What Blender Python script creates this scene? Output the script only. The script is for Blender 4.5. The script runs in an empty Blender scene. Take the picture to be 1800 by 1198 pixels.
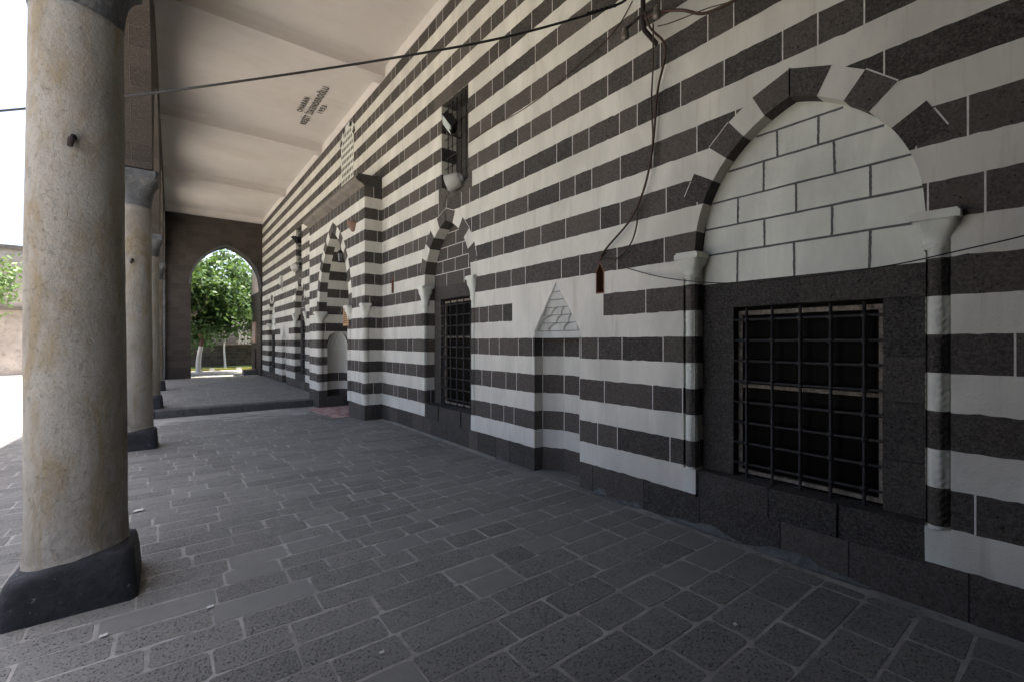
import bpy, math, random
from mathutils import Vector
R = random.Random(7)
PI = math.pi
scene = bpy.context.scene
COL = scene.collection

# ------------------------------------------------------------------ measures
W = 3.703            # striped wall plane (X); camera stands at X=0, Y=0
PF = 3.328           # front plane of the portal block
CW = 0.23            # height of a course
ZB = 1.671           # a course line (top of a dark course)
CEIL = 7.42
ZSTRIP = 7.19        # top of the uppermost dark course
CAMZ = 1.63
YAW = math.radians(37.33)
CA, SA = math.cos(YAW), math.sin(YAW)

def pw(x, y, u):
    """point on the vertical plane X=u seen at photograph position x, y"""
    t = (x - 900) / 800.0
    v = u * (CA - t * SA) / (SA + t * CA)
    d = v * CA + u * SA
    return Vector((u, v, CAMZ + (598 - y) * d / 800.0))

def floor_z(v):
    return 0.0 if v < 8.7 else -0.2 * min(1.0, (v - 8.7) / 4.9)

# ------------------------------------------------------------------ objects
ORG = {}
def prop(o, label=None, cat=None, group=None, kind=None):
    if label: o['label'] = label
    if cat: o['category'] = cat
    if group: o['group'] = group
    if kind: o['kind'] = kind
    return o

def thing(name, loc, label, cat, group=None, kind=None, rz=0.0):
    o = bpy.data.objects.new(name, None)
    COL.objects.link(o)
    o.location = loc
    o.rotation_euler = (0, 0, rz)
    o.empty_display_size = 0.2
    ORG[o.name] = Vector(loc)
    return prop(o, label, cat, group, kind)

class MB:
    def __init__(s):
        s.v = []; s.f = []; s.m = []; s.t = []; s.uv = []; s.sm = []
    def face(s, pts, mat=0, tone=0.5, uv=None, smooth=False):
        b = len(s.v)
        s.v.extend([tuple(p) for p in pts])
        s.f.append(tuple(range(b, b + len(pts))))
        s.m.append(mat); s.t.append(tone); s.sm.append(smooth)
        s.uv.append(uv)
    def grid(s, rows, mat=0, tone=0.5, smooth=True, closed=False, cap0=False, cap1=False, matf=None, tonef=None):
        """rows: list of equally long point rings"""
        b = len(s.v); n = len(rows[0])
        for r in rows: s.v.extend([tuple(p) for p in r])
        for i in range(len(rows) - 1):
            for j in range(n if closed else n - 1):
                k = (j + 1) % n
                s.f.append((b + i*n + j, b + i*n + k, b + (i+1)*n + k, b + (i+1)*n + j))
                s.m.append(matf(i, j) if matf else mat)
                s.t.append(tonef(i, j) if tonef else tone); s.sm.append(smooth); s.uv.append(None)
        for flag, i in ((cap0, 0), (cap1, len(rows) - 1)):
            if flag:
                s.f.append(tuple(b + i*n + j for j in range(n)))
                s.m.append(matf(min(i, len(rows)-2), 0) if matf else mat); s.t.append(tone); s.sm.append(False); s.uv.append(None)
    def box(s, lo, hi, mat=0, tone=0.5, rot=None, jit=0.0):
        (x0, y0, z0), (x1, y1, z1) = lo, hi
        P = [Vector(p) for p in ((x0,y0,z0),(x1,y0,z0),(x1,y1,z0),(x0,y1,z0),(x0,y0,z1),(x1,y0,z1),(x1,y1,z1),(x0,y1,z1))]
        if jit: P = [p + Vector((R.uniform(-jit,jit),R.uniform(-jit,jit),R.uniform(-jit,jit))) for p in P]
        if rot: P = [rot @ p for p in P]
        b = len(s.v); s.v.extend([tuple(p) for p in P])
        for q in ((0,3,2,1),(4,5,6,7),(0,1,5,4),(1,2,6,5),(2,3,7,6),(3,0,4,7)):
            s.f.append(tuple(b + i for i in q)); s.m.append(mat); s.t.append(tone); s.sm.append(False)
            s.uv.append(None)
    def tube(s, pts, rad, n=8, mat=0, tone=0.5, caps=True, wob=0.0):
        pts = [Vector(p) for p in pts]
        rows = []
        for i, p in enumerate(pts):
            a = pts[max(i - 1, 0)]; c = pts[min(i + 1, len(pts) - 1)]
            d = (c - a).normalized()
            up = Vector((0, 0, 1)) if abs(d.z) < 0.9 else Vector((1, 0, 0))
            x = d.cross(up).normalized(); y = x.cross(d)
            r = rad[i] if isinstance(rad, (list, tuple)) else rad
            rows.append([p + (x * math.cos(2*PI*j/n) + y * math.sin(2*PI*j/n)) * r * (1 + R.uniform(-wob, wob)) for j in range(n)])
        s.grid(rows, mat, tone, True, True, caps, caps)
    def lathe(s, prof, c=(0,0,0), n=24, mat=0, tone=0.5, caps=True, matf=None, smooth=True):
        rows = [[Vector((c[0] + r*math.cos(2*PI*j/n), c[1] + r*math.sin(2*PI*j/n), c[2] + z)) for j in range(n)] for r, z in prof]
        s.grid(rows, mat, tone, smooth, True, caps, caps, matf)
    def build(s, name, mats, parent=None, origin=None, merge=False):
        o0 = Vector((0, 0, 0))
        p = parent
        if origin is not None: o0 = Vector(origin)
        elif parent is not None: o0 = ORG.get(parent.name, Vector((0, 0, 0)))
        me = bpy.data.meshes.new(name)
        me.from_pydata([tuple(Vector(v) - o0) for v in s.v], [], s.f)
        if not isinstance(mats, (list, tuple)): mats = [mats]
        for m in mats: me.materials.append(m)
        me.polygons.foreach_set('material_index', s.m)
        me.polygons.foreach_set('use_smooth', s.sm)
        at = me.attributes.new('tone', 'FLOAT', 'FACE'); at.data.foreach_set('value', s.t)
        if any(u for u in s.uv):
            ul = me.uv_layers.new(name='UVMap')
            flat = []
            for f, u in zip(s.f, s.uv):
                for i in range(len(f)):
                    flat.extend(u[i] if u else (0.0, 0.0))
            ul.data.foreach_set('uv', flat)
        me.update()
        o = bpy.data.objects.new(name, me)
        COL.objects.link(o)
        if parent is not None:
            o.parent = parent
            ORG[o.name] = o0
        else:
            if origin is not None: o.location = origin
            ORG[o.name] = o0
        return o

def smooth_path(pts, n=6):
    pts = [Vector(p) for p in pts]
    out = []
    for i in range(len(pts) - 1):
        p0 = pts[max(i-1, 0)]; p1 = pts[i]; p2 = pts[i+1]; p3 = pts[min(i+2, len(pts)-1)]
        for k in range(n):
            t = k / n
            out.append(0.5 * ((2*p1) + (p2-p0)*t + (2*p0-5*p1+4*p2-p3)*t*t + (-p0+3*p1-3*p2+p3)*t**3))
    out.append(pts[-1])
    return out

# ------------------------------------------------------------------ materials
def mat(name, base=(0.5,0.5,0.5), rough=0.8, spec=0.3, metal=0.0):
    m = bpy.data.materials.new(name); m.use_nodes = True
    nt = m.node_tree; b = nt.nodes['Principled BSDF']
    b.inputs['Base Color'].default_value = (*base, 1)
    b.inputs['Roughness'].default_value = rough
    b.inputs['Specular IOR Level'].default_value = spec
    b.inputs['Metallic'].default_value = metal
    return m

class NT:
    def __init__(s, m):
        s.nt = m.node_tree; s.b = s.nt.nodes['Principled BSDF']; s.l = s.nt.links
        s.tc = s.nt.nodes.new('ShaderNodeTexCoord')
        s.geo = s.nt.nodes.new('ShaderNodeNewGeometry')
    def pos(s, sc=(1,1,1)):
        mp = s.nt.nodes.new('ShaderNodeMapping'); mp.inputs['Scale'].default_value = sc
        s.l.new(s.geo.outputs['Position'], mp.inputs['Vector']); return mp.outputs[0]
    def uv(s, sc=(1,1,1)):
        mp = s.nt.nodes.new('ShaderNodeMapping'); mp.inputs['Scale'].default_value = sc
        s.l.new(s.tc.outputs['UV'], mp.inputs['Vector']); return mp.outputs[0]
    def noise(s, vec, scale, detail=4, rough=0.55, dist=0.0):
        n = s.nt.nodes.new('ShaderNodeTexNoise'); n.inputs['Scale'].default_value = scale
        n.inputs['Detail'].default_value = detail; n.inputs['Roughness'].default_value = rough
        n.inputs['Distortion'].default_value = dist
        s.l.new(vec, n.inputs['Vector']); return n.outputs['Fac']
    def voro(s, vec, scale, feature='F1', out='Distance'):
        n = s.nt.nodes.new('ShaderNodeTexVoronoi'); n.feature = feature
        n.inputs['Scale'].default_value = scale
        s.l.new(vec, n.inputs['Vector']); return n.outputs[out]
    def ramp(s, fac, stops):
        r = s.nt.nodes.new('ShaderNodeValToRGB')
        e = r.color_ramp.elements
        while len(e) > 1: e.remove(e[-1])
        e[0].position = stops[0][0]; e[0].color = (*stops[0][1], 1)
        for p, c in stops[1:]:
            k = e.new(p); k.color = (*c, 1)
        s.l.new(fac, r.inputs['Fac']); return r.outputs['Color']
    def mix(s, fac, a, b, mode='MIX'):
        n = s.nt.nodes.new('ShaderNodeMix'); n.data_type = 'RGBA'; n.blend_type = mode
        for val, i in ((fac, 0), (a, 6), (b, 7)):
            if isinstance(val, (int, float)): n.inputs[i].default_value = val
            elif isinstance(val, tuple): n.inputs[i].default_value = (*val, 1)
            else: s.l.new(val, n.inputs[i])
        return n.outputs[2]
    def math(s, op, a, b=0.0, clamp=False):
        n = s.nt.nodes.new('ShaderNodeMath'); n.operation = op; n.use_clamp = clamp
        for val, i in ((a, 0), (b, 1)):
            if isinstance(val, (int, float)): n.inputs[i].default_value = val
            else: s.l.new(val, n.inputs[i])
        return n.outputs[0]
    def attr(s, name='tone'):
        n = s.nt.nodes.new('ShaderNodeAttribute'); n.attribute_name = name
        return n.outputs['Fac']
    def color(s, c): s.l.new(c, s.b.inputs['Base Color'])
    def bump(s, h, dist=0.01, strength=1.0):
        n = s.nt.nodes.new('ShaderNodeBump'); n.inputs['Distance'].default_value = dist
        n.inputs['Strength'].default_value = strength
        s.l.new(h, n.inputs['Height']); s.l.new(n.outputs[0], s.b.inputs['Normal'])
    def rough(s, v): s.l.new(v, s.b.inputs['Roughness'])

def g(v): return (v, v, v)

def m_white(name, c=(0.60,0.58,0.515), dirt=0.55):
    m = mat(name, c, 0.75, 0.25); n = NT(m)
    p = n.pos()
    a = n.noise(n.pos((1, 1, 0.35)), 2.3, 6, 0.6, 0.6)
    base = n.mix(n.ramp(a, [(0.35, g(0)), (0.7, g(1))]), tuple(x*0.80 for x in c), tuple(min(1, x*1.06) for x in c))
    streak = n.ramp(n.noise(n.pos((9, 9, 0.5)), 1.6, 5, 0.7, 0.3), [(0.56, g(0)), (0.74, g(dirt))])
    base = n.mix(streak, base, (c[0]*0.62, c[1]*0.58, c[2]*0.52))
    spots = n.ramp(n.noise(p, 26, 4, 0.7), [(0.63, g(0)), (0.75, g(0.6*dirt))])
    base = n.mix(spots, base, (c[0]*0.7, c[1]*0.66, c[2]*0.6))
    n.color(base)
    h = n.math('ADD', n.noise(p, 14, 6, 0.65), n.math('MULTIPLY', n.noise(p, 90, 3), 0.35))
    n.bump(h, 0.012, 0.55)
    return m

def m_basalt(name, lo=(0.019,0.0158,0.0128), hi=(0.068,0.0565,0.046), pit=1.0):
    m = mat(name, lo, 0.82, 0.3); n = NT(m)
    p = n.pos()
    t = n.attr()
    base = n.mix(t, lo, hi)
    fine = n.noise(p, 62, 4, 0.8)
    base = n.mix(n.ramp(fine, [(0.42, g(0)), (0.66, g(0.7))]), base, n.mix(0.6, base, (0.19, 0.172, 0.158)))
    med = n.noise(p, 7, 5, 0.6)
    base = n.mix(n.ramp(med, [(0.4, g(0.0)), (0.72, g(0.35))]), base, n.mix(0.5, base, (0.11, 0.098, 0.09)))
    v = n.voro(p, 44)
    pits = n.ramp(v, [(0.10, g(1)), (0.28, g(0))])
    gate = n.ramp(n.noise(p, 22, 3), [(0.5, g(0)), (0.6, g(1))])
    pf = n.math('MULTIPLY', pits, gate)
    base = n.mix(pf, base, (0.008, 0.007, 0.006))
    spk = n.ramp(n.noise(p, 95, 3, 0.7), [(0.66, g(0)), (0.74, g(0.5))])
    base = n.mix(spk, base, (0.3, 0.28, 0.26))
    n.color(base)
    h = n.math('SUBTRACT', n.math('ADD', n.noise(p, 40, 5, 0.7), n.math('MULTIPLY', n.noise(p, 9, 3), 0.8)), n.math('MULTIPLY', pf, 1.2))
    n.bump(h, 0.012 * pit, 0.8)
    return m

def m_ashlar(name, a=(0.036,0.029,0.023), b=(0.062,0.050,0.041), mort=(0.066,0.056,0.047), bw=0.5, bh=0.26):
    m = mat(name, a, 0.85, 0.25); n = NT(m)
    p = n.pos()
    br = n.nt.nodes.new('ShaderNodeTexBrick')
    br.inputs['Color1'].default_value = (*a, 1); br.inputs['Color2'].default_value = (*b, 1)
    br.inputs['Mortar'].default_value = (*mort, 1)
    br.inputs['Scale'].default_value = 1.0; br.inputs['Mortar Size'].default_value = 0.006
    br.inputs['Mortar Smooth'].default_value = 0.4; br.inputs['Bias'].default_value = -0.1
    br.inputs['Brick Width'].default_value = bw; br.inputs['Row Height'].default_value = bh
    nz = n.nt.nodes.new('ShaderNodeTexNoise'); nz.inputs['Scale'].default_value = 3.0
    n.l.new(n.uv(), nz.inputs['Vector'])
    sc = n.nt.nodes.new('ShaderNodeVectorMath'); sc.operation = 'SCALE'; sc.inputs['Scale'].default_value = 0.03
    n.l.new(nz.outputs['Color'], sc.inputs[0])
    ad = n.nt.nodes.new('ShaderNodeVectorMath'); ad.operation = 'ADD'
    n.l.new(n.uv(), ad.inputs[0]); n.l.new(sc.outputs[0], ad.inputs[1])
    n.l.new(ad.outputs[0], br.inputs['Vector'])
    c = br.outputs['Color']
    c = n.mix(n.ramp(n.noise(p, 2.0, 5, 0.65), [(0.35, g(0)), (0.7, g(0.6))]), c, n.mix(0.5, c, (0.03, 0.026, 0.024)))
    c = n.mix(n.ramp(n.noise(p, 80, 3, 0.7), [(0.5, g(0)), (0.7, g(0.5))]), c, (0.17, 0.15, 0.135))
    n.color(c)
    h = n.math('SUBTRACT', n.noise(p, 30, 5, 0.7), n.math('MULTIPLY', br.outputs['Fac'], 0.8))
    n.bump(h, 0.012, 0.8)
    return m

def m_column(name):
    m = mat(name, (0.45,0.4,0.34), 0.85, 0.2); n = NT(m)
    p = n.pos()
    a = n.noise(n.pos((1,1,0.6)), 3.1, 7, 0.62, 0.8)
    c = n.ramp(a, [(0.30, (0.185,0.165,0.135)), (0.46, (0.25,0.229,0.194)), (0.6, (0.275,0.256,0.224)), (0.75, (0.225,0.209,0.183))])
    och = n.ramp(n.noise(n.pos((1.4,1.4,0.6)), 2.9, 7, 0.7, 1.2), [(0.48, g(0)), (0.63, g(0.9))])
    c = n.mix(och, c, (0.215, 0.172, 0.11))
    gry = n.ramp(n.noise(n.pos((1,1,0.8)), 5.5, 5, 0.7, 0.4), [(0.55, g(0)), (0.72, g(0.6))])
    c = n.mix(gry, c, (0.16, 0.152, 0.145))
    w = n.nt.nodes.new('ShaderNodeTexNoise'); w.inputs['Scale'].default_value = 6
    n.l.new(p, w.inputs['Vector'])
    mxv = n.nt.nodes.new('ShaderNodeMix'); mxv.data_type = 'VECTOR'; mxv.inputs[0].default_value = 0.12
    n.l.new(p, mxv.inputs[4]); n.l.new(w.outputs['Color'], mxv.inputs[5])
    cr = n.voro(mxv.outputs[1], 9, 'DISTANCE_TO_EDGE')
    crk = n.math('MULTIPLY', n.ramp(cr, [(0.0, g(1)), (0.010, g(0))]), n.ramp(n.noise(p, 3.3, 4), [(0.56, g(0)), (0.66, g(0.5))]))
    c = n.mix(crk, c, (0.12, 0.10, 0.085))
    pit = n.ramp(n.noise(n.pos((1,1,0.8)), 34, 6, 0.8, 0.0), [(0.56, g(0)), (0.70, g(0.5))])
    c = n.mix(pit, c, (0.10, 0.083, 0.065))
    n.color(c)
    h = n.math('SUBTRACT', n.math('ADD', n.noise(p, 11, 7, 0.7), n.math('MULTIPLY', n.noise(p, 60, 4, 0.7), 0.5)), n.math('ADD', n.math('MULTIPLY', crk, 0.9), n.math('MULTIPLY', pit, 0.5)))
    n.bump(h, 0.02, 0.75)
    return m

def m_plaster(name, c=(0.575,0.53,0.495)):
    m = mat(name, c, 0.9, 0.15); n = NT(m)
    p = n.pos()
    a = n.noise(p, 0.9, 6, 0.6, 0.5)
    col = n.mix(n.ramp(a, [(0.3, g(0)), (0.7, g(1))]), tuple(x*0.93 for x in c), tuple(min(1, x*1.03) for x in c))
    st = n.ramp(n.noise(n.pos((0.5, 1, 1)), 0.55, 5, 0.6, 1.2), [(0.53, g(0)), (0.62, g(0.22)), (0.66, g(0.05))])
    col = n.mix(st, col, (c[0]*0.72, c[1]*0.66, c[2]*0.58))
    sp = n.ramp(n.noise(n.pos((1, 1, 1)), 5.5, 6, 0.75, 0.4), [(0.68, g(0)), (0.78, g(0.35))])
    col = n.mix(sp, col, (c[0]*0.7, c[1]*0.66, c[2]*0.62))
    n.color(col)
    n.bump(n.math('ADD', n.noise(p, 4, 6, 0.6), n.math('MULTIPLY', n.noise(p, 60, 3), 0.15)), 0.01, 0.4)
    return m

def m_paver(name, specks=False):
    m = mat(name, (0.13,0.13,0.13), 0.72, 0.3); n = NT(m)
    p = n.pos(); t = n.attr()
    base = n.ramp(t, [(0.0, (0.092,0.091,0.082)), (0.55, (0.148,0.146,0.131)), (0.78, (0.150,0.150,0.139)), (1.0, (0.18,0.179,0.165))])
    rough_class = n.ramp(t, [(0.6, g(1)), (0.75, g(0.12))])
    grain = n.ramp(n.noise(p, 60, 4, 0.85), [(0.40, g(0)), (0.60, g(1))])
    base = n.mix(n.math('MULTIPLY', grain, n.math('MULTIPLY', rough_class, 0.85)), base, n.mix(0.55, base, (0.27, 0.268, 0.255)))
    pits = n.ramp(n.voro(p, 62), [(0.16, g(1)), (0.36, g(0))])
    gate = n.ramp(n.noise(p, 24, 4, 0.7), [(0.40, g(0)), (0.54, g(1))])
    pf = n.math('MULTIPLY', n.math('MULTIPLY', pits, gate), rough_class)
    base = n.mix(pf, base, (0.022, 0.021, 0.022))
    dust = n.ramp(n.noise(p, 1.3, 6, 0.65, 0.6), [(0.42, g(0)), (0.7, g(0.45))])
    base = n.mix(dust, base, (0.19, 0.19, 0.178))
    if specks:
        sk_ = n.ramp(n.noise(p, 11, 3, 0.6), [(0.70, g(0)), (0.73, g(0.8))])
        base = n.mix(sk_, base, (0.42, 0.42, 0.40))
    n.color(base)
    h = n.math('SUBTRACT', n.math('MULTIPLY', n.noise(p, 60, 4, 0.7), rough_class), n.math('MULTIPLY', pf, 1.3))
    n.bump(n.math('ADD', h, n.math('MULTIPLY', n.noise(p, 5, 3), 0.5)), 0.008, 0.8)
    n.rough(n.ramp(n.noise(p, 9, 4), [(0.3, g(0.6)), (0.7, g(0.85))]))
    return m

def m_simple(name, c, rough=0.8, var=0.25, scale=6, bump=0.006, spec=0.25, metal=0.0, c2=None):
    m = mat(name, c, rough, spec, metal); n = NT(m)
    p = n.pos()
    a = n.noise(p, scale, 6, 0.65, 0.3)
    lo = tuple(x*(1-var) for x in c); hi = tuple(min(1, x*(1+var)) for x in c)
    col = n.ramp(a, [(0.32, lo), (0.68, hi)])
    if c2:
        col = n.mix(n.ramp(n.noise(p, scale*2.7, 5, 0.7), [(0.52, g(0)), (0.66, g(0.9))]), col, c2)
    n.color(col)
    if bump: n.bump(n.noise(p, scale*7, 5, 0.7), bump, 0.8)
    return m

def m_leaf(name, a, b):
    m = mat(name, a, 0.5, 0.4); n = NT(m)
    t = n.attr()
    c = n.mix(t, a, b)
    n.color(c)
    tr = n.nt.nodes.new('ShaderNodeBsdfTranslucent')
    n.l.new(n.mix(0.5, c, (0.16, 0.24, 0.03)), tr.inputs['Color'])
    mx = n.nt.nodes.new('ShaderNodeMixShader'); mx.inputs[0].default_value = 0.3
    n.l.new(n.b.outputs[0], mx.inputs[1]); n.l.new(tr.outputs[0], mx.inputs[2])
    n.l.new(mx.outputs[0], n.nt.nodes['Material Output'].inputs['Surface'])
    return m

def m_rug(name):
    m = mat(name, (0.3,0.15,0.13), 0.95, 0.05); n = NT(m)
    p = n.pos((1,1,0))
    c = n.ramp(n.voro(n.pos((7,5,0)), 1.0, 'F1', 'Distance'), [(0.16, (0.50,0.40,0.37)), (0.3, (0.05,0.04,0.04)), (0.42, (0.38,0.17,0.155)), (0.7, (0.46,0.36,0.33))])
    ck = n.nt.nodes.new('ShaderNodeTexChecker'); ck.inputs['Scale'].default_value = 11
    ck.inputs['Color1'].default_value = (0.44,0.33,0.30,1); ck.inputs['Color2'].default_value = (0.13,0.085,0.08,1)
    n.l.new(p, ck.inputs['Vector'])
    c = n.mix(0.4, c, ck.outputs[0])
    n.color(c); n.bump(n.noise(p, 130, 3), 0.006, 0.8)
    return m

M = {}
M['white'] = m_white('white_limewash')
M['white_fresh'] = m_white('fresh_white_paint', (0.63,0.635,0.565), 0.15)
M['hoodline'] = m_simple('grey_tier_joint', (0.20,0.205,0.20), 0.85, 0.15, 15, 0.003)
M['hood'] = m_white('grey_white_carved_plaster', (0.52,0.52,0.485), 0.5)
M['dark'] = m_basalt('dark_basalt')
M['darker'] = m_basalt('rough_basalt', (0.017,0.0155,0.013), (0.040,0.035,0.029), 1.8)
M['joint'] = m_simple('white_joint', (0.55,0.53,0.49), 0.85, 0.2, 15, 0.004)
M['darkjoint'] = m_simple('dark_mortar_joint', (0.022,0.020,0.018), 0.95, 0.3, 20, 0.004)
M['greyline'] = m_simple('grey_painted_joint', (0.10,0.105,0.10), 0.7, 0.15, 15, 0.003)
M['ashlar'] = m_ashlar('brown_ashlar')
M['column'] = m_column('lime_washed_column_stone')
M['basepaint'] = m_simple('black_painted_base', (0.026,0.027,0.030), 0.7, 0.4, 7, 0.012, c2=(0.012,0.012,0.013))
_n = NT(M['basepaint']); _b = _n.b.inputs['Base Color'].links[0].from_socket
_n.color(_n.mix(_n.ramp(_n.noise(_n.pos(), 24, 4, 0.6), [(0.66, g(0)), (0.70, g(0.85))]), _b, (0.16, 0.155, 0.145)))
M['capital'] = m_simple('grey_carved_stone', (0.085,0.088,0.092), 0.85, 0.35, 5, 0.02, c2=(0.15,0.145,0.14))
M['plaster'] = m_plaster('pink_ceiling_plaster')
M['plaster_edge'] = m_plaster('white_plaster_edge', (0.66,0.61,0.57))
M['paver'] = m_paver('floor_paver')
M['paverspeck'] = m_paver('stained_platform_paver', True)
M['floormortar'] = m_simple('floor_mortar', (0.265,0.262,0.242), 0.9, 0.3, 3, 0.008, c2=(0.16,0.16,0.152))
M['kerbstone'] = m_simple('step_stone', (0.085,0.083,0.082), 0.75, 0.25, 8, 0.01, c2=(0.05,0.049,0.05))
M['iron'] = m_simple('black_iron', (0.012,0.011,0.011), 0.55, 0.3, 40, 0.002, 0.4)
M['void'] = mat('unlit_room', (0.006,0.0055,0.005), 0.9, 0.1)
M['glassshade'] = mat('glass_with_room_dark', (0.005,0.0045,0.004), 0.35, 0.015)  # near-black colour carries the darkness of the room behind the glass
M['oldwood'] = m_simple('peeling_window_wood', (0.24,0.205,0.165), 0.8, 0.45, 30, 0.004, c2=(0.10,0.07,0.05))
M['rust'] = m_simple('rusty_iron', (0.028,0.020,0.017), 0.8, 0.4, 40, 0.003, c2=(0.02,0.015,0.013))
M['browncable'] = m_simple('brown_cable', (0.060,0.035,0.024), 0.6, 0.25, 30, 0.0)
M['blackcable'] = m_simple('black_cable', (0.02,0.018,0.017), 0.55, 0.2, 30, 0.0)
M['porcelain'] = mat('old_porcelain', (0.12,0.10,0.085), 0.3, 0.5)
M['terracotta'] = m_simple('terracotta', (0.17,0.085,0.055), 0.85, 0.25, 20, 0.004)
M['moulding'] = m_simple('weathered_moulding_stone', (0.17,0.148,0.128), 0.9, 0.25, 2.5, 0.012, c2=(0.10,0.086,0.075))
M['cement'] = m_simple('bluish_cement', (0.105,0.111,0.107), 0.9, 0.35, 12, 0.008, c2=(0.06,0.065,0.065))
M['lettering'] = m_simple('black_stencil_paint', (0.02,0.018,0.017), 0.7, 0.3, 30, 0.0)
M['plaque'] = m_simple('ochre_plaque', (0.36,0.22,0.11), 0.6, 0.15, 10, 0.002)
M['plaquetext'] = mat('plaque_letter_brown', (0.10,0.05,0.025), 0.6, 0.2)
M['lampglass'] = mat('lamp_glass', (0.55,0.62,0.58), 0.12, 0.6)
M['lampgrey'] = mat('pale_grey_housing', (0.50,0.49,0.46), 0.45, 0.4)
M['steel'] = mat('grey_housing', (0.20,0.20,0.20), 0.4, 0.5)
M['rug'] = m_rug('red_woven_rug')
M['bark'] = m_simple('tree_bark', (0.13,0.08,0.06), 0.9, 0.35, 9, 0.03)
M['whitebark'] = m_simple('whitewashed_bark', (0.72,0.70,0.66), 0.9, 0.1, 9, 0.02)
M['twig'] = m_simple('dry_twig', (0.42,0.32,0.28), 0.9, 0.2, 9, 0.0)
M['leaf'] = m_leaf('green_leaf', (0.032,0.08,0.026), (0.115,0.21,0.08))
M['leafdark'] = m_leaf('dark_green_leaf', (0.022,0.055,0.018), (0.06,0.12,0.04))
M['leafpale'] = m_leaf('pale_green_leaf', (0.09,0.15,0.05), (0.2,0.3,0.12))
M['courtyard'] = m_simple('pale_courtyard_paving', (0.50,0.485,0.44), 0.85, 0.1, 1.2, 0.006)
M['ground'] = m_simple('dry_earth', (0.22,0.18,0.14), 0.95, 0.25, 0.6, 0.02)
M['concrete'] = m_simple('grey_garden_path', (0.34,0.325,0.30), 0.9, 0.18, 2.5, 0.006)
M['grass'] = m_simple('lawn_grass', (0.05,0.085,0.022), 0.9, 0.35, 9, 0.03)
M['yellow'] = m_simple('yellow_kerb_paint', (0.27,0.26,0.06), 0.7, 0.15, 8, 0.003)  # yellow lowered so its colour carries the shade of the trees
M['whitepaint'] = m_simple('white_kerb_paint', (0.55,0.54,0.5), 0.7, 0.1, 8, 0.003)
M['rubble'] = m_ashlar('dark_rubble', (0.045,0.035,0.028), (0.10,0.082,0.065), (0.16,0.15,0.13), 0.36, 0.24)
M['pinkplaster'] = m_simple('pale_pink_render', (0.46,0.37,0.33), 0.9, 0.12, 3, 0.005)
M['oldwall'] = m_simple('stained_courtyard_render', (0.42,0.36,0.33), 0.9, 0.22, 1.1, 0.02, c2=(0.27,0.21,0.19))
M['pinkframe'] = m_simple('pink_marble', (0.38,0.25,0.21), 0.6, 0.15, 12, 0.002)
M['paper'] = mat('white_paper', (0.5,0.5,0.48), 0.8, 0.2)

SW = [M['white'], M['dark'], M['joint'], M['darkjoint']]

# ------------------------------------------------------------------ striped masonry
_bn = {}
def course_line(k, s, seed):
    """height of course line k at arc length s: slightly uneven like hand painted edges"""
    key = (k, seed)
    if key not in _bn:
        rr = random.Random(k * 7919 + seed * 104729 + 13)
        _bn[key] = [rr.gauss(0, 0.0021) for _ in range(700)], [rr.uniform(-0.0045, 0.0045) for _ in range(60)]
    f, c = _bn[key]
    i = s / 0.05 + 60
    j = int(math.floor(i)); t = i - j
    a = f[j % 700] * (1 - t) + f[(j + 1) % 700] * t
    i2 = j / 20.0; j2 = int(math.floor(i2)); t2 = i2 - j2
    c0 = c[j2 % 60] * (1 - t2) + c[(j2 + 1) % 60] * t2
    i3 = (j + 1) / 20.0; j3 = int(math.floor(i3)); t3 = i3 - j3
    c1 = c[j3 % 60] * (1 - t3) + c[(j3 + 1) % 60] * t3
    return ZB + CW * k + a + c0 * (1 - t) + c1 * t

def is_dark(k): return k % 2 != 0      # course k lies between line k and line k+1

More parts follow.
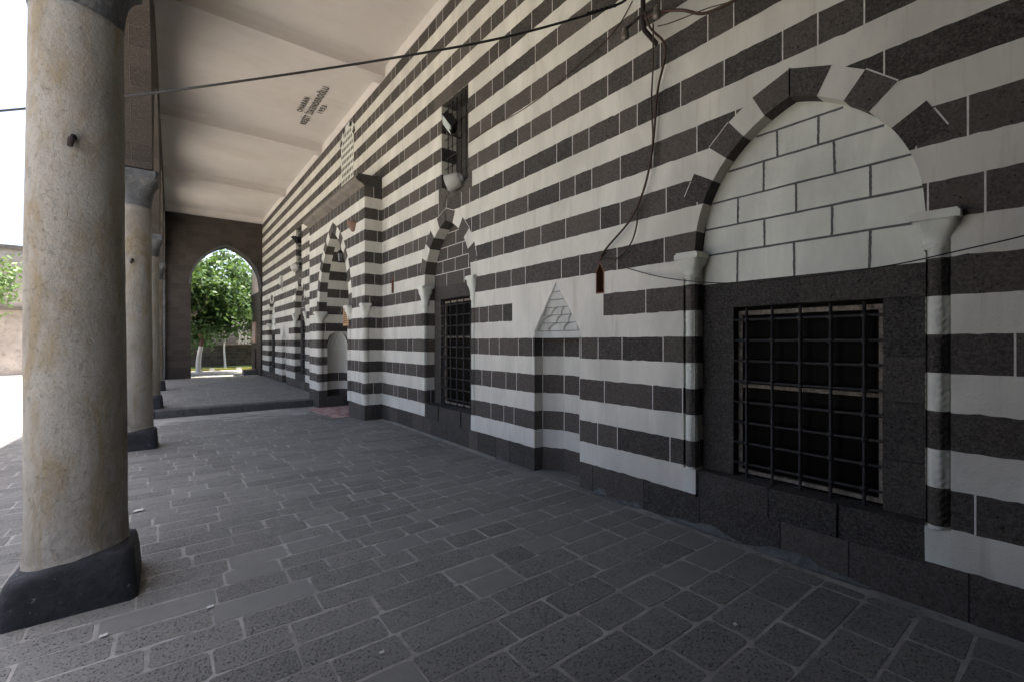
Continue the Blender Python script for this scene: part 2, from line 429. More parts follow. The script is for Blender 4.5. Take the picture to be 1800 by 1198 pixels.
def striped(mb, pos, s0, s1, z0, z1, seed=0, holes=(), over=None, lens=(0.26, 0.62), plinth=True):
    """wall skin of alternating painted and basalt courses; holes = (sa, sb, zlow(s), zhigh(s), step)"""
    k0 = int(math.floor((z0 - ZB) / CW)); k1 = int(math.ceil((z1 - ZB) / CW))
    rr = random.Random(seed * 31 + 5)
    base = set()
    i = math.floor(s0 / 0.05)
    while i * 0.05 <= s1 + 1e-9:
        s = i * 0.05
        if s0 < s < s1: base.add(round(s, 5))
        i += 1
    base.add(round(s0, 5)); base.add(round(s1, 5))
    for h in holes:
        a, b, st = h[0], h[1], h[4]
        n = max(1, int(round((b - a) / st)))
        for q in range(n + 1):
            s = round(a + (b - a) * q / n, 5)
            if s0 <= s <= s1: base.add(s)
    pl = False
    for k in range(k0, k1):
        if k < -6 and plinth:
            if pl: continue
            pl = True
        dark = is_dark(k) or (k < -6 and plinth)
        bp = set(base); joints = []
        if dark:
            s = s0 + rr.uniform(0.05, lens[1])
            while s < s1 - 0.05:
                joints.append(s); bp.add(round(s - 0.0045, 5)); bp.add(round(s + 0.0045, 5))
                s += rr.choice([lens[0], lens[0]*1.25, (lens[0]+lens[1])/2, lens[1]]) * rr.uniform(0.85, 1.1)
        bl = sorted(bp); ji = 0; tone = rr.random()
        for sa, sb in zip(bl, bl[1:]):
            if sb - sa < 1e-6: continue
            mid = (sa + sb) / 2
            while ji < len(joints) and mid > joints[ji] + 0.0045:
                ji += 1; tone = rr.random()
            mt = 0
            if dark:
                mt = (3 if k < -6 else 2) if (ji < len(joints) and abs(mid - joints[ji]) < 0.0046) else 1
            if over:
                q = over(k, mid)
                if q is not None: mt = q
            lo0 = z0 if (k == k0 or (k < -6 and plinth)) else course_line(k, sa, seed)
            lo1 = z0 if (k == k0 or (k < -6 and plinth)) else course_line(k, sb, seed)
            kk = -6 if (k < -6 and plinth) else k + 1
            hi0 = z1 if kk == k1 else course_line(kk, sa, seed)
            hi1 = z1 if kk == k1 else course_line(kk, sb, seed)
            hi0 = min(hi0, z1); hi1 = min(hi1, z1); lo0 = max(lo0, z0); lo1 = max(lo1, z0)
            segs = [(lo0, lo1, hi0, hi1)]
            for h in holes:
                if sa >= h[0] - 1e-5 and sb <= h[1] + 1e-5:
                    l0, l1, u0, u1 = h[2](sa), h[2](sb), h[3](sa), h[3](sb)
                    new = []
                    for b0, b1, t0, t1 in segs:
                        x0, x1 = min(t0, l0), min(t1, l1)
                        if x0 > b0 + 1e-4 or x1 > b1 + 1e-4: new.append((b0, b1, max(x0, b0), max(x1, b1)))
                        y0, y1 = max(b0, u0), max(b1, u1)
                        if y0 < t0 - 1e-4 or y1 < t1 - 1e-4: new.append((min(y0, t0), min(y1, t1), t0, t1))
                    segs = new
            for b0, b1, t0, t1 in segs:
                mb.face([pos(sa, b0), pos(sb, b1), pos(sb, t1), pos(sa, t0)], mt, tone)

def plain(mb, pos, s0, s1, z0, z1, holes=(), mt=0, step=0.25):
    """wall skin of one stone with wall coordinates for its jointing"""
    bp = {s0, s1}
    n = max(1, int((s1 - s0) / step))
    for q in range(n): bp.add(s0 + (s1 - s0) * q / n)
    for h in holes:
        m_ = max(1, int(round((h[1] - h[0]) / h[4])))
        for q in range(m_ + 1): bp.add(h[0] + (h[1] - h[0]) * q / m_)
    bl = sorted(b for b in bp if s0 <= b <= s1)
    for sa, sb in zip(bl, bl[1:]):
        if sb - sa < 1e-6: continue
        segs = [(z0, z0, z1, z1)]
        for h in holes:
            if sa >= h[0] - 1e-6 and sb <= h[1] + 1e-6:
                l0, l1, u0, u1 = h[2](sa), h[2](sb), h[3](sa), h[3](sb)
                new = []
                for b0, b1, t0, t1 in segs:
                    if min(t0, l0) > b0 + 1e-4 or min(t1, l1) > b1 + 1e-4: new.append((b0, b1, min(t0, l0), min(t1, l1)))
                    if max(b0, u0) < t0 - 1e-4 or max(b1, u1) < t1 - 1e-4: new.append((max(b0, u0), max(b1, u1), t0, t1))
                segs = new
        for b0, b1, t0, t1 in segs:
            mb.face([pos(sa, b0), pos(sb, b1), pos(sb, t1), pos(sa, t0)], mt, 0.5, [(sa, b0), (sb, b1), (sb, t1), (sa, t0)])

class Arch:
    """two-centred pointed arch"""
    def __init__(s, c, half, spring, rise):
        s.c, s.half, s.spring = c, half, spring
        s.e = (rise*rise - half*half) / (2*half); s.R = half + s.e
        s.top = spring + rise
    def z(s, v, t=0.0):
        x = abs(v - s.c)
        q = (s.R + t)**2 - (x + s.e)**2
        return s.spring + math.sqrt(q) if q > 0 else s.spring
    def ring(s, f, t=0.0):
        """f in -1..1 from the near springing over the apex (0) to the far springing"""
        sgn = 1 if f > 0 else -1
        r = s.R + t
        tm = math.acos(min(1, s.e / s.R))
        th = tm * (1 - abs(f))
        x = max(0.0, -s.e + r * math.cos(th)); z = s.spring + r * math.sin(th)
        if abs(f) < 1e-6: x = 0.0; z = s.spring + math.sqrt(r*r - s.e*s.e)
        return s.c + sgn * x, z

def arch_ring(mb, pos, ar, t, depth, n, proud=0.004, start=1.0, first_dark=True, mats=(0, 1, 2)):
    """n voussoirs on each half, alternately basalt and painted; pos(s, z, d) with d into the wall"""
    for sgn in (-1, 1):
        for i in range(n):
            f0 = start * i / n; f1 = start * (i + 1) / n
            dark = (i % 2 == 0) == first_dark
            mt = mats[1] if dark else mats[0]; tone = R.random()
            sub = 5
            fs = [f0 + (f1 - f0) * q / sub for q in range(sub + 1)]
            inn = [ar.ring(sgn * max(f, 1e-9), 0.0) if f > 0 else ar.ring(0.0, 0.0) for f in fs]
            out = [ar.ring(sgn * max(f, 1e-9), t) if f > 0 else ar.ring(0.0, t) for f in fs]
            # voussoirs have straight outer edges
            o0, o1 = out[0], out[-1]
            out = [(o0[0] + (o1[0]-o0[0])*q/sub, o0[1] + (o1[1]-o0[1])*q/sub) for q in range(sub + 1)]
            for q in range(sub):
                pr = proud if dark else 0.0008
                mb.face([pos(*inn[q], -pr), pos(*inn[q+1], -pr), pos(*out[q+1], -pr), pos(*out[q], -pr)], mt, tone)
                mb.face([pos(*inn[q], -pr), pos(*inn[q+1], -pr), pos(*inn[q+1], depth), pos(*inn[q], depth)], mt, tone)
                if dark: mb.face([pos(*out[q], -proud), pos(*out[q+1], -proud), pos(*out[q+1], 0.01), pos(*out[q], 0.01)], mt, tone)
            if dark and i == 0:
                (ax_, az_), (bx_, bz_) = ar.ring(0.0, 0.0), ar.ring(0.0, t)
                mb.face([pos(ax_ - 0.005, az_ + 0.004, -proud - 0.001), pos(ax_ + 0.005, az_ + 0.004, -proud - 0.001), pos(bx_ + 0.005, bz_ + 0.006, -proud - 0.001), pos(bx_ - 0.005, bz_ + 0.006, -proud - 0.001)], mats[2], 0.5)
            if dark:
                dx, dz = o1[0]-o0[0], o1[1]-o0[1]; L = math.hypot(dx, dz)
                nx, nz = -dz/L, dx/L
                if nz < 0: nx, nz = -nx, -nz
                w = 0.009
                for q in range(10 if i < n - 1 else 9):
                    a0 = (o0[0] + dx*q/10, o0[1] + dz*q/10); a1 = (o0[0] + dx*(q+1)/10, o0[1] + dz*(q+1)/10)
                    zm_ = (a0[1] + a1[1])/2 + nz*0.012
                    if not is_dark(int(math.floor((zm_ - ZB)/CW))): continue
                    b0 = (a0[0] + nx*w, a0[1] + nz*w); b1 = (a1[0] + nx*w, a1[1] + nz*w)
                    mb.face([pos(*a0, -0.002), pos(*a1, -0.002), pos(*b1, -0.002), pos(*b0, -0.002)], mats[2], 0.5)

def white_capital(mb, c, z0, z1, r0, half, mt=0, n=24):
    """bell flaring from a round shaft to a square slab"""
    rows = []
    H = z1 - z0; slab = 0.055
    prof = [(0, r0*1.0), (0.12, r0*1.04), (0.16, r0*1.16), (0.2, r0*1.02), (0.4, r0*1.08), (0.6, r0*1.22), (0.78, r0*1.5), (0.92, half*0.9), (1.0, half*0.97)]
    for f, r in prof:
        p = 2 + 10 * max(0, f - 0.3)**1.5
        ring = []
        for j in range(n):
            a = 2*PI*j/n
            ca, sa = math.cos(a), math.sin(a)
            q = (abs(ca)**p + abs(sa)**p)**(-1/p)
            ring.append(Vector((c[0] + r*q*ca, c[1] + r*q*sa, z0 + (H - slab)*f)))
        rows.append(ring)
    mb.grid(rows, mt, 0.5, True, True)
    for zz0, zz1, hh in ((z1 - slab, z1 - 0.012, half), (z1 - 0.012, z1, half - 0.012)):
        mb.box((c[0]-hh, c[1]-hh, zz0), (c[0]+hh, c[1]+hh, zz1), mt, 0.5, None, 0.004)

def colonnette(mb, c, r, z0, z1, carved=True, n=28):
    """engaged striped shaft with a chevron carving"""
    zs = [z0]
    k = int(math.floor((z0 - ZB)/CW)) + 1
    z = z0
    step = 0.012 if carved else 0.12
    rows = []; kinds = []
    while z < z1 - 1e-6:
        nz = min(z + step, z1)
        kz = ZB + CW * math.ceil((z - ZB)/CW + 1e-6)
        nz = min(nz, kz)
        kinds.append(1 if is_dark(int(math.floor(((z+nz)/2 - ZB)/CW))) else 0)
        zs.append(nz); z = nz
    for z in zs:
        ring = []
        for j in range(n):
            a = 2*PI*j/n
            rr = r
            if carved:
                ph = (z + 0.5*r*abs(((a*2/PI) % 2) - 1)*2.4) / 0.046
                rr = r * (1 + 0.075*(abs((ph % 1) - 0.5)*4 - 1))
                fl = abs(((a + PI/4) % (PI/2)) - PI/4)
                if fl > PI/4 - 0.16: rr *= 0.90
            ring.append(Vector((c[0] + rr*math.cos(a), c[1] + rr*math.sin(a), z)))
        rows.append(ring)
    tn = [R.random() for _ in range(60)]
    mb.grid(rows, 0, 0.5, True, True, True, True, lambda i, j: kinds[i], lambda i, j: tn[int((zs[min(i, len(zs)-1)] - z0)/CW) % 60])

# ------------------------------------------------------------------ the striped wall
wall = thing('mosque_wall', (W, 9.0, 0), 'mosque wall striped in white and black stone courses beneath the portico ceiling', 'wall', kind='thing')
ORG['mosque_wall'] = Vector((W, 9.0, 0))
def posW(s, z, d=0.0): return Vector((W + d, s, z))

win = [  # centre, half width, springing, rise, recess, grille opening (v0, v1, z0, z1), kind
    dict(c=1.4425, half=0.7625, spring=2.42, rise=1.03, rec=0.13, v=(0.925, 1.925), z=(0.52, 1.885), tymp='white', cap=(2.185, 2.41), top=2.13),
    dict(c=6.662, half=0.778, spring=2.62, rise=1.0, rec=0.20, v=(6.12, 7.2), z=(0.54, 2.335), tymp='dark', cap=(2.25, 2.62), top=2.59),
    dict(c=16.95, half=0.778, spring=2.62, rise=1.0, rec=0.20, v=(16.41, 17.49), z=(0.54, 2.335), tymp='dark', cap=(2.25, 2.62), top=2.59),
    dict(c=22.1, half=0.7625, spring=2.42, rise=1.03, rec=0.13, v=(21.6, 22.6), z=(0.52, 1.885), tymp='white', cap=(2.185, 2.41), top=2.13),
]
for w_ in win: w_['a'] = Arch(w_['c'], w_['half'], w_['spring'], w_['rise'])
NICHES = [(3.995, 1), (19.55, 2)]
UPW = [(6.385, 0.425, 4.11, 5.58), (17.1, 0.425, 4.11, 5.58)]
LAT = Arch(11.78, 0.5, 6.72, 0.42)
SLOTS = [(3.30, 0.045, 2.15, 2.46), (8.87, 0.045, 2.62, 2.92)]

holes = []
for w_ in win:
    a = w_['a']
    for sg in (-1, 1):
        e0 = w_['c'] + sg*w_['half']; e1 = e0 + sg*0.112
        holes.append((min(e0, e1), max(e0, e1), lambda s: 0.5, (lambda q: lambda s: q)(w_['cap'][0] + 0.05), 0.06))
    holes.append((w_['c'] - w_['half'], w_['c'] + w_['half'], lambda s: 0.27, (lambda a: lambda s: a.z(s) + (0.03 if a.z(s) > ZB + 5*CW else 0.0))(a), 0.0125))
def niche_hi(c):
    def f(s):
        x = min(1.0, abs(s - c) / 0.395)
        return 1.671 + 0.655 * (0.13 + 0.87*(1 - x)) + 0.002
    return f
for c, sd in NICHES:
    holes.append((c - 0.395, c + 0.395, lambda s: -0.3, niche_hi(c), 0.02))
for c, h, z0, z1 in UPW:
    holes.append((c - h, c + h, (lambda q: lambda s: q)(z0), (lambda q: lambda s: q)(z1), 0.05))
holes.append((9.459, 14.03, lambda s: -0.3, lambda s: 4.95, 0.05))
holes.append((LAT.c - LAT.half, LAT.c + LAT.half, lambda s: 5.36, lambda s: LAT.z(s), 0.04))
for c, h, z0, z1 in SLOTS:
    holes.append((c - h, c + h, (lambda q: lambda s: q)(z0), (lambda q, c, h: lambda s: q - 0.09*abs(s - c)/h)(z1, c, h), 0.045))

def over_main(k, s):
    if k == 1 and 3.0 < s <= 3.27: return 1
    if k == 1 and (3.27 < s < 4.87 or 18.7 < s < 20.3): return 0
    for c, h, z0, z1 in UPW:
        if k == 17 and abs(s - c) < 0.95: return 1           # long lintel stone
        if k == 10 and abs(s - c) < 0.53: return 1
    return None
mb = MB()
striped(mb, posW, -1.05, 24.5, -0.3, ZSTRIP, 1, holes, over_main)
mb.build('masonry', SW, wall)
# backing that keeps daylight out of the prayer hall
mb = MB()
mb.box((W + 1.75, -1.2, -0.3), (W + 1.95, 24.6, 8.4))
mb.box((W + 0.02, -1.2, 7.55), (W + 1.74, 24.6, 7.75))
mb.build('core', M['void'], wall)

mb = MB()
mb.box((W - 0.012, -1.0, ZSTRIP + 0.003), (W + 0.1, 24.5, CEIL + 0.03))
mb.build('plaster_band', M['plaster_edge'], wall)

# cement smears along the foot of the wall
mb = MB()
def smear(v0, v1, h, seed):
    rr = random.Random(seed)
    n = int((v1 - v0) / 0.04)
    rows = []
    lo, hi, out = [], [], []
    for i in range(n + 1):
        v = v0 + (v1 - v0) * i / n
        e = min(1, 4*min(i, n - i)/n + 0.05)
        hh = h * e * (0.62 + 0.25*math.sin(v*9 + seed) + 0.13*math.sin(v*23 + seed*2) + rr.uniform(-0.05, 0.05))
        hh = max(0.012, hh)
        lo.append(Vector((W - 0.03 - 0.03*e*rr.uniform(0.5, 1), v, 0.006)))
        hi.append(Vector((W - 0.007, v, hh*0.55))); out.append(Vector((W - 0.004, v, hh)))
    mb.grid([lo, hi, out], 0)
for sm_ in ((0.95, 1.75, 0.085, 1), (1.8, 2.55, 0.07, 2), (2.75, 3.05, 0.065, 3), (3.2, 3.38, 0.07, 4), (5.1, 5.2, 0.06, 6)):
    mb = MB(); smear(*sm_); mb.build('cement_patch', M['cement'], wall)

# windows -------------------------------------------------------------------
def grille(mb, u, v0, v1, z0, z1, nv, nh, r=0.0125, knob=0.026):
    vs = [v0 + (v1 - v0)*(i + 0.5)/nv for i in range(nv)]
    zs = [z0 + (z1 - z0)*(i + 0.55)/nh for i in range(nh)]
    for v in vs: mb.tube([(u, v, z0 - 0.04), (u, v, (z0+z1)/2), (u, v, z1 + 0.02)], r*1.15, 8)
    for z in zs: mb.tube([(u, v0 - 0.03, z), (u, (v0+v1)/2, z), (u, v1 + 0.03, z)], r, 8)
    for v in vs:
        for z in zs:
            mb.lathe([(0.4*knob, -knob), (knob, -0.45*knob), (knob, 0.45*knob), (0.4*knob, knob)], (u, v, z), 8)

def make_window(w_, idx):
    a, c, half, rec = w_['a'], w_['c'], w_['half'], w_['rec']
    near = idx < 2
    v0, v1 = w_['v']; z0, z1 = w_['z']
    up = W + rec                      # plane of the dark surround
    tag_ = ['arched window with a white brick filling above a square grille', 'tall grilled window beneath a dark brick filling',
            'tall grilled window just beyond the portal', 'arched window with a square grille beside the end wall'][idx]
    # surround of basalt blocks
    mb = MB()
    q = M['darker']
    top = w_['top']
    cols = [c - half - 0.01, v0, v1, c + half + 0.01]
    rr = random.Random(idx + 40)
    def blocks(va, vb, za, zb, n):
        zz = [za + (zb - za)*i/n + (rr.uniform(-0.03, 0.03) if 0 < i < n else 0) for i in range(n + 1)]
        for i in range(n):
            gp = 0.003
            off = rr.uniform(-0.006, 0.006)
            mb.box((up - off, va + gp, zz[i] + gp), (up + 0.3, vb - gp, zz[i+1] - gp), 0, rr.random(), None, 0.003)
    blocks(cols[0], cols[1], z0 - 0.02, z1 + 0.03, 4 if z1 < 2 else 6)
    blocks(cols[2], cols[3], z0 - 0.02, z1 + 0.03, 4 if z1 < 2 else 6)
    for va, vb in ((cols[0], c - 0.02), (c - 0.02, cols[3])):
        mb.box((up + rr.uniform(-0.006, 0.004), va + 0.003, z1 + 0.033), (up + 0.3, vb - 0.003, top), 0, rr.random(), None, 0.003)
    va = cols[0]
    while va < cols[3] - 0.05:
        vb = min(cols[3], va + rr.uniform(0.3, 0.5))
        if cols[3] - vb < 0.15: vb = cols[3]
        mb.box((W + 0.016 + rr.uniform(-0.012, 0.012), va + 0.003, 0.255), (up + 0.3, vb - 0.003, z0 - 0.023), 0, rr.random(), None, 0.005)
        va = vb
    mb.box((up + 0.02, cols[0], 0.2), (up + 0.29, v0 - 0.01, top - 0.01), 0, 0.2)
    mb.box((up + 0.02, v1 + 0.01, 0.2), (up + 0.29, cols[3], top - 0.01), 0, 0.2)
    mb.box((W + 0.04, cols[0] + 0.004, 0.2), (up + 0.28, cols[3] - 0.004, z0 - 0.03), 0, 0.2)
    mb.box((up + 0.02, cols[0] + 0.01, z1 + 0.04), (up + 0.285, cols[3] - 0.01, top - 0.01), 0, 0.2)
    wn = mb.build('window', [q], wall)
    wn['label'] = tag_
    # arch voussoirs
    mb = MB()
    zs_ = ZB + 5*CW
    th_s = math.asin((zs_ - a.spring)/a.R); tm_ = math.acos(a.e/a.R)
    arch_ring(mb, posW, a, 0.20, rec, 5, 0.004, 1 - th_s/tm_)
    hw_ = lambda z: math.sqrt(a.R**2 - max(0, z - a.spring)**2) - a.e
    for sg in (-1, 1):
        z = a.spring
        while z < zs_ - 1e-4:
            zn = min(zs_, z + 0.04, ZB + CW*math.ceil((z - ZB)/CW + 1e-6))
            k = int(math.floor(((z + zn)/2 - ZB)/CW))
            mb.face([(W - 0.0005, c + sg*hw_(z), z), (W + rec, c + sg*hw_(z), z), (W + rec, c + sg*hw_(zn), zn), (W - 0.0005, c + sg*hw_(zn), zn)], 1 if is_dark(k) else 0, 0.5)
            z = zn
    mb.build('arch_ring', SW, wn)
    # jamb reveals, between the colonnette capital and the springing
    for s in (-1, 1):
        mb = MB()
        striped(mb, (lambda vv: lambda s_, z: Vector((W + 0.001 + s_, vv, z)))(c + s*half), 0, rec, 0.292, w_['spring'] + 0.02, 50 + idx, (), None, (0.5, 0.6))
        mb.build('reveal', SW, wn)
    # tympanum
    mb = MB()
    pts = []
    n = 40
    zt = top
    for i in range(n):
        va = c - half + 2*half*i/n; vb = c - half + 2*half*(i+1)/n
        mb.face([(up, va, zt), (up, vb, zt), (up, vb, max(zt, a.z(vb) + 0.01)), (up, va, max(zt, a.z(va) + 0.01))], 0, 0.5)
    if w_['tymp'] == 'white':
        rows = [zt, 2.39, 2.61, 2.83, 3.07, 3.29, a.top]
        vert = [(1.897, 1.46, 0.993), (1.678, 1.213), (1.893, 1.446, 0.987), (1.685, 1.195), (1.58, 1.30), (1.44,)]
        vert = [tuple(x - 1.4425 + c for x in r) for r in vert]
    else:
        rows = [zt + 0.225*i for i in range(6)]; rr = random.Random(idx)
        vert = [tuple(c + half*(x + rr.uniform(-0.1, 0.1)) for x in ((-0.55, 0.1, 0.6) if i % 2 else (-0.25, 0.35))) for i in range(6)]
    rr = random.Random(99 + idx)
    lw = 0.0085 if w_['tymp'] == 'white' else 0.006
    def inside(z): # half width of the arch at height z
        if z <= a.spring: return half
        q2 = a.R**2 - (z - a.spring)**2
        return max(0, math.sqrt(max(0, q2)) - a.e)
    def stroke(p0, p1, hz):
        n = 14; wl = lw
        A, B = [], []
        for i in range(n + 1):
            t = i/n
            s_ = p0[0] + (p1[0]-p0[0])*t; z_ = p0[1] + (p1[1]-p0[1])*t
            w2 = wl*rr.uniform(0.85, 1.1); j = rr.uniform(-0.0015, 0.0015)
            if hz: A.append(Vector((up - 0.002 - 0.0006*hz, s_, z_ - w2 + j))); B.append(Vector((up - 0.002 - 0.0006*hz, s_, z_ + w2 + j)))
            else: A.append(Vector((up - 0.002, s_ - w2 + j, z_))); B.append(Vector((up - 0.002, s_ + w2 + j, z_)))
        mb.grid([A, B], 1)
    for i, z in enumerate(rows[1:-1] if w_['tymp'] == 'white' else rows[1:]):
        h = inside(z + 0.012) - 0.004
        if h > 0.08: stroke((c - h, z + rr.uniform(-0.006, 0.006)), (c + h, z + rr.uniform(-0.006, 0.006)), 1)
    for i, r_ in enumerate(vert):
        if i >= len(rows) - 1: continue
        za, zb = rows[i], rows[i+1]
        for v in r_:
            if abs(v - c) < inside(zb) - 0.03: stroke((v, za), (v + rr.uniform(-0.006, 0.006), zb), 0)
    if w_['tymp'] == 'white':
        mb.build('tympanum', [M['white_fresh'], M['greyline']], wn)
    else:
        mb.build('tympanum', [M['dark'], M['joint']], wn)
    # near-black box painted for the unlit room behind, wooden frame and iron grille
    ub = up + 0.075
    mb = MB()
    mb.box((ub + 0.035, v0 - 0.3, z0 - 0.3), (ub + 0.9, v1 + 0.3, z1 + 0.3))
    mb.build('room_shade', M['glassshade'], wn)
    mb = MB()
    fw = 0.035
    mb.box((ub, v0, z0), (ub + 0.05, v0 + fw, z1)); mb.box((ub, v1 - fw, z0), (ub + 0.05, v1, z1))
    mb.box((ub + 0.001, v0 + fw, z1 - fw), (ub + 0.05, v1 - fw, z1)); mb.box((ub + 0.001, v0 + fw, z0), (ub + 0.05, v1 - fw, z0 + fw*0.8))
    zm = z0 + (z1 - z0)*(0.53 if z1 < 2 else 0.64)
    mb.box((ub + 0.003, v0 + fw, zm), (ub + 0.045, v1 - fw, zm + 0.028))
    mb.box((ub + 0.04, v0, z0), (ub + 0.055, v0 + 0.016, z1))
    mb.build('frame', M['oldwood'], wn)
    mb = MB()
    grille(mb, up + 0.012, v0, v1, z0, z1, 5, 8 if z1 < 2 else 10, 0.0105, 0.024)
    mb.build('grille', M['iron'], wn)
    # colonnettes and white capitals
    for s in (-1, 1):
        cc = (W + 0.040, c + s*(half + 0.050))
        mb = MB()
        e_ = c + s*half
        def notch(q, z, e_=e_, s=s):
            if q < 0.045: return Vector((W + q, e_ + s*0.112, z))
            return Vector((W + 0.045, e_ + s*(0.112 - (q - 0.045)), z))
        striped(mb, notch, 0, 0.045, 0.5, w_['cap'][0] + 0.05, 90 + idx, (), None, (0.5, 0.6))
        striped(mb, notch, 0.0450001, 0.157, 0.5, w_['cap'][0] + 0.05, 90 + idx, (), None, (0.5, 0.6))
        colonnette(mb, cc, 0.056, 0.50, w_['cap'][0] + 0.03, idx == 0)
        mb.build('colonnette', [M['white_fresh'], M['dark'], M['joint'], M['darkjoint']], wn)
        mb = MB()
        mb.box((W - 0.0012, c + s*half - (0.004 if s > 0 else 0.114), 0.29), (W + rec, c + s*half + (0.114 if s > 0 else 0.004), 0.503), 0, 0.5, None, 0.002)
        mb.build('colonnette_base', M['white_fresh'], wn)
        mb = MB()
        white_capital(mb, (W + 0.04, cc[1]), w_['cap'][0], w_['cap'][1], 0.068, 0.112)
        mb.build('capital', M['white_fresh'], wn)
    return wn
for i, w_ in enumerate(win): make_window(w_, i)

# muqarnas niches -------------------------------------------------------------
def make_niche(c, sd):
    mb = MB()
    plan = [(0, -0.395), (0.13, -0.385), (0.27, -0.135), (0.27, 0.135), (0.13, 0.385), (0, 0.395)]
    for (d0, s0), (d1, s1) in zip(plan, plan[1:]):
        L = math.hypot(d1 - d0, s1 - s0)
        f = (lambda d0, s0, d1, s1, L: lambda s_, z: Vector((W + d0 + (d1-d0)*s_/L, c + s0 + (s1-s0)*s_/L, z)))(d0, s0, d1, s1, L)
        striped(mb, f, 0, L, -0.3, 1.671, 70 + sd, (), None, (9, 9))
        # white joint along each corner
    for d0, s0 in plan[1:-1]:
        for k in range(-5, 0, 2):
            mb.box((W + d0 - 0.006, c + s0 - 0.005, ZB + CW*k + 0.004), (W + d0 + 0.003, c + s0 + 0.005, ZB + CW*(k+1) - 0.004), 2)
    nic = mb.build('niche', SW, wall)
    nic['label'] = 'shallow niche with a pointed stalactite hood, low in the wall'
    # stalactite hood: tiers of arched cells stepping forward to the apex
    mb = MB()
    tiers = 7; zb = 1.671; H = 0.655
    def half_at(z):
        f = (z - zb)/H
        return 0.395*(1.0 if f < 0.13 else max(0.012, (1 - f)/0.87))
    zt_ = [zb + H*q for q in (0.0, 0.13, 0.275, 0.42, 0.56, 0.70, 0.84, 1.0)]
    cells_ = [3, 3, 3, 3, 2, 1, 1]
    prev = None
    for t in range(tiers):
        za, zc = zt_[t], zt_[t+1]
        f = t/tiers
        hw = half_at(za); hw1 = half_at(zc)
        dep = 0.125*(1 - f) + 0.004
        n = 84; m_ = 9
        rows = []
        cells = cells_[t]
        for r_ in range(m_ + 1):
            g_ = r_/m_
            hh = hw + (hw1 - hw)*g_
            row = []
            for i in range(n + 1):
                x = -1 + 2*i/n
                body = dep*max(0, 1 - abs(x)**4)**0.8
                ph = (x + 1)/2*cells + (0.5 if t % 2 else 0.0)
                xc = (ph % 1)*2 - 1
                arch_ = 0.92*math.sqrt(max(0, 1 - (abs(xc)/0.86)**1.6)) if abs(xc) < 0.86 else 0
                rec_ = 0.022*(1 - f*0.4) if (t in (1, 2, 3) and g_ < arch_ and abs(x) < 0.95) else 0.0
                if rec_ and t > 0: rec_ *= (1 - 0.45*xc*xc)
                row.append(Vector((W + max(0.0005, body + rec_ - 0.01*g_), c + x*hh, za + (zc - za)*g_)))
            rows.append(row)
        mb.grid(rows, 0, 0.5, False)
        if prev: mb.grid([prev, rows[0]], 0, 0.5, False)
        prev = rows[-1]
        # thin string course under each tier
        if t:
            for i in range(n):
                x = -1 + 2*i/n
                if abs(x) > 0.9: continue
                a_, b_ = rows[0][i], rows[0][i+1]
                d0 = dep*max(0, 1 - abs(x)**4)**0.8; d1 = dep*max(0, 1 - abs(x + 2/n)**4)**0.8
                a0, b0 = Vector((W + d0 - 0.004, a_.y, za)), Vector((W + d1 - 0.004, b_.y, za))
                h1, h2 = Vector((0, 0, -0.0045)), Vector((0, 0, 0.0045))
                mb.face([a0 + h1, b0 + h1, b0 + h2, a0 + h2], 1)
                k_ = Vector((0.03, 0, 0))
                mb.face([a0 + h1, b0 + h1, b0 + h1 + k_, a0 + h1 + k_], 1); mb.face([a0 + h2, b0 + h2, b0 + h2 + k_, a0 + h2 + k_], 1)
    mb.build('stalactite_hood', [M['hood'], M['hoodline']], nic)
    return nic
for c, sd in NICHES: make_niche(c, sd)

# upper windows -----------------------------------------------------------------
def make_upper(c, h, z0, z1, sd):
    mb = MB()
    dp = 0.30
    for s in (-1, 1):
        striped(mb, (lambda vv: lambda s_, z: Vector((W + s_, vv, z)))(c + s*h), 0, dp, z0, z1, 80 + sd, (), None, (0.5, 0.6))
    mb.face([(W, c-h, z0), (W, c+h, z0), (W+dp, c+h, z0), (W+dp, c-h, z0)], 1, 0.4)
    mb.face([(W, c-h, z1), (W, c+h, z1), (W+dp, c+h, z1), (W+dp, c-h, z1)], 1, 0.3)
    striped(mb, lambda s_, z: Vector((W + dp, c + s_, z)), -h, h, z0, z1, 83 + sd, (), lambda k, s_: 1, (0.3, 0.5))
    uw = mb.build('upper_window', SW, wall)
    mb = MB()
    u = W + 0.07
    n = 6
    for i in range(n):
        v = c - h + 2*h*(i + 0.3)/n
        mb.tube([(u, v, z0 - 0.01), (u, v, (z0+z1)/2), (u, v, z1 + 0.01)], 0.008, 6)
    for i in range(9):
        z = z0 + (z1 - z0)*(i + 0.5)/9
        mb.tube([(u - 0.008, c - h - 0.01, z), (u - 0.008, c, z), (u - 0.008, c + h + 0.01, z)], 0.007, 6)
        for k in range(n):
            mb.lathe([(0.006, -0.016), (0.017, -0.006), (0.017, 0.006), (0.006, 0.016)], (u, c - h + 2*h*(k + 0.3)/n, z), 6)
    mb.build('grille', M['iron'], uw)
for i, a_ in enumerate(UPW): make_upper(*a_, i)

# pierced screen over the portal -------------------------------------------------
mb = MB()
a = LAT
u0, u1 = W - 0.006, W + 0.004
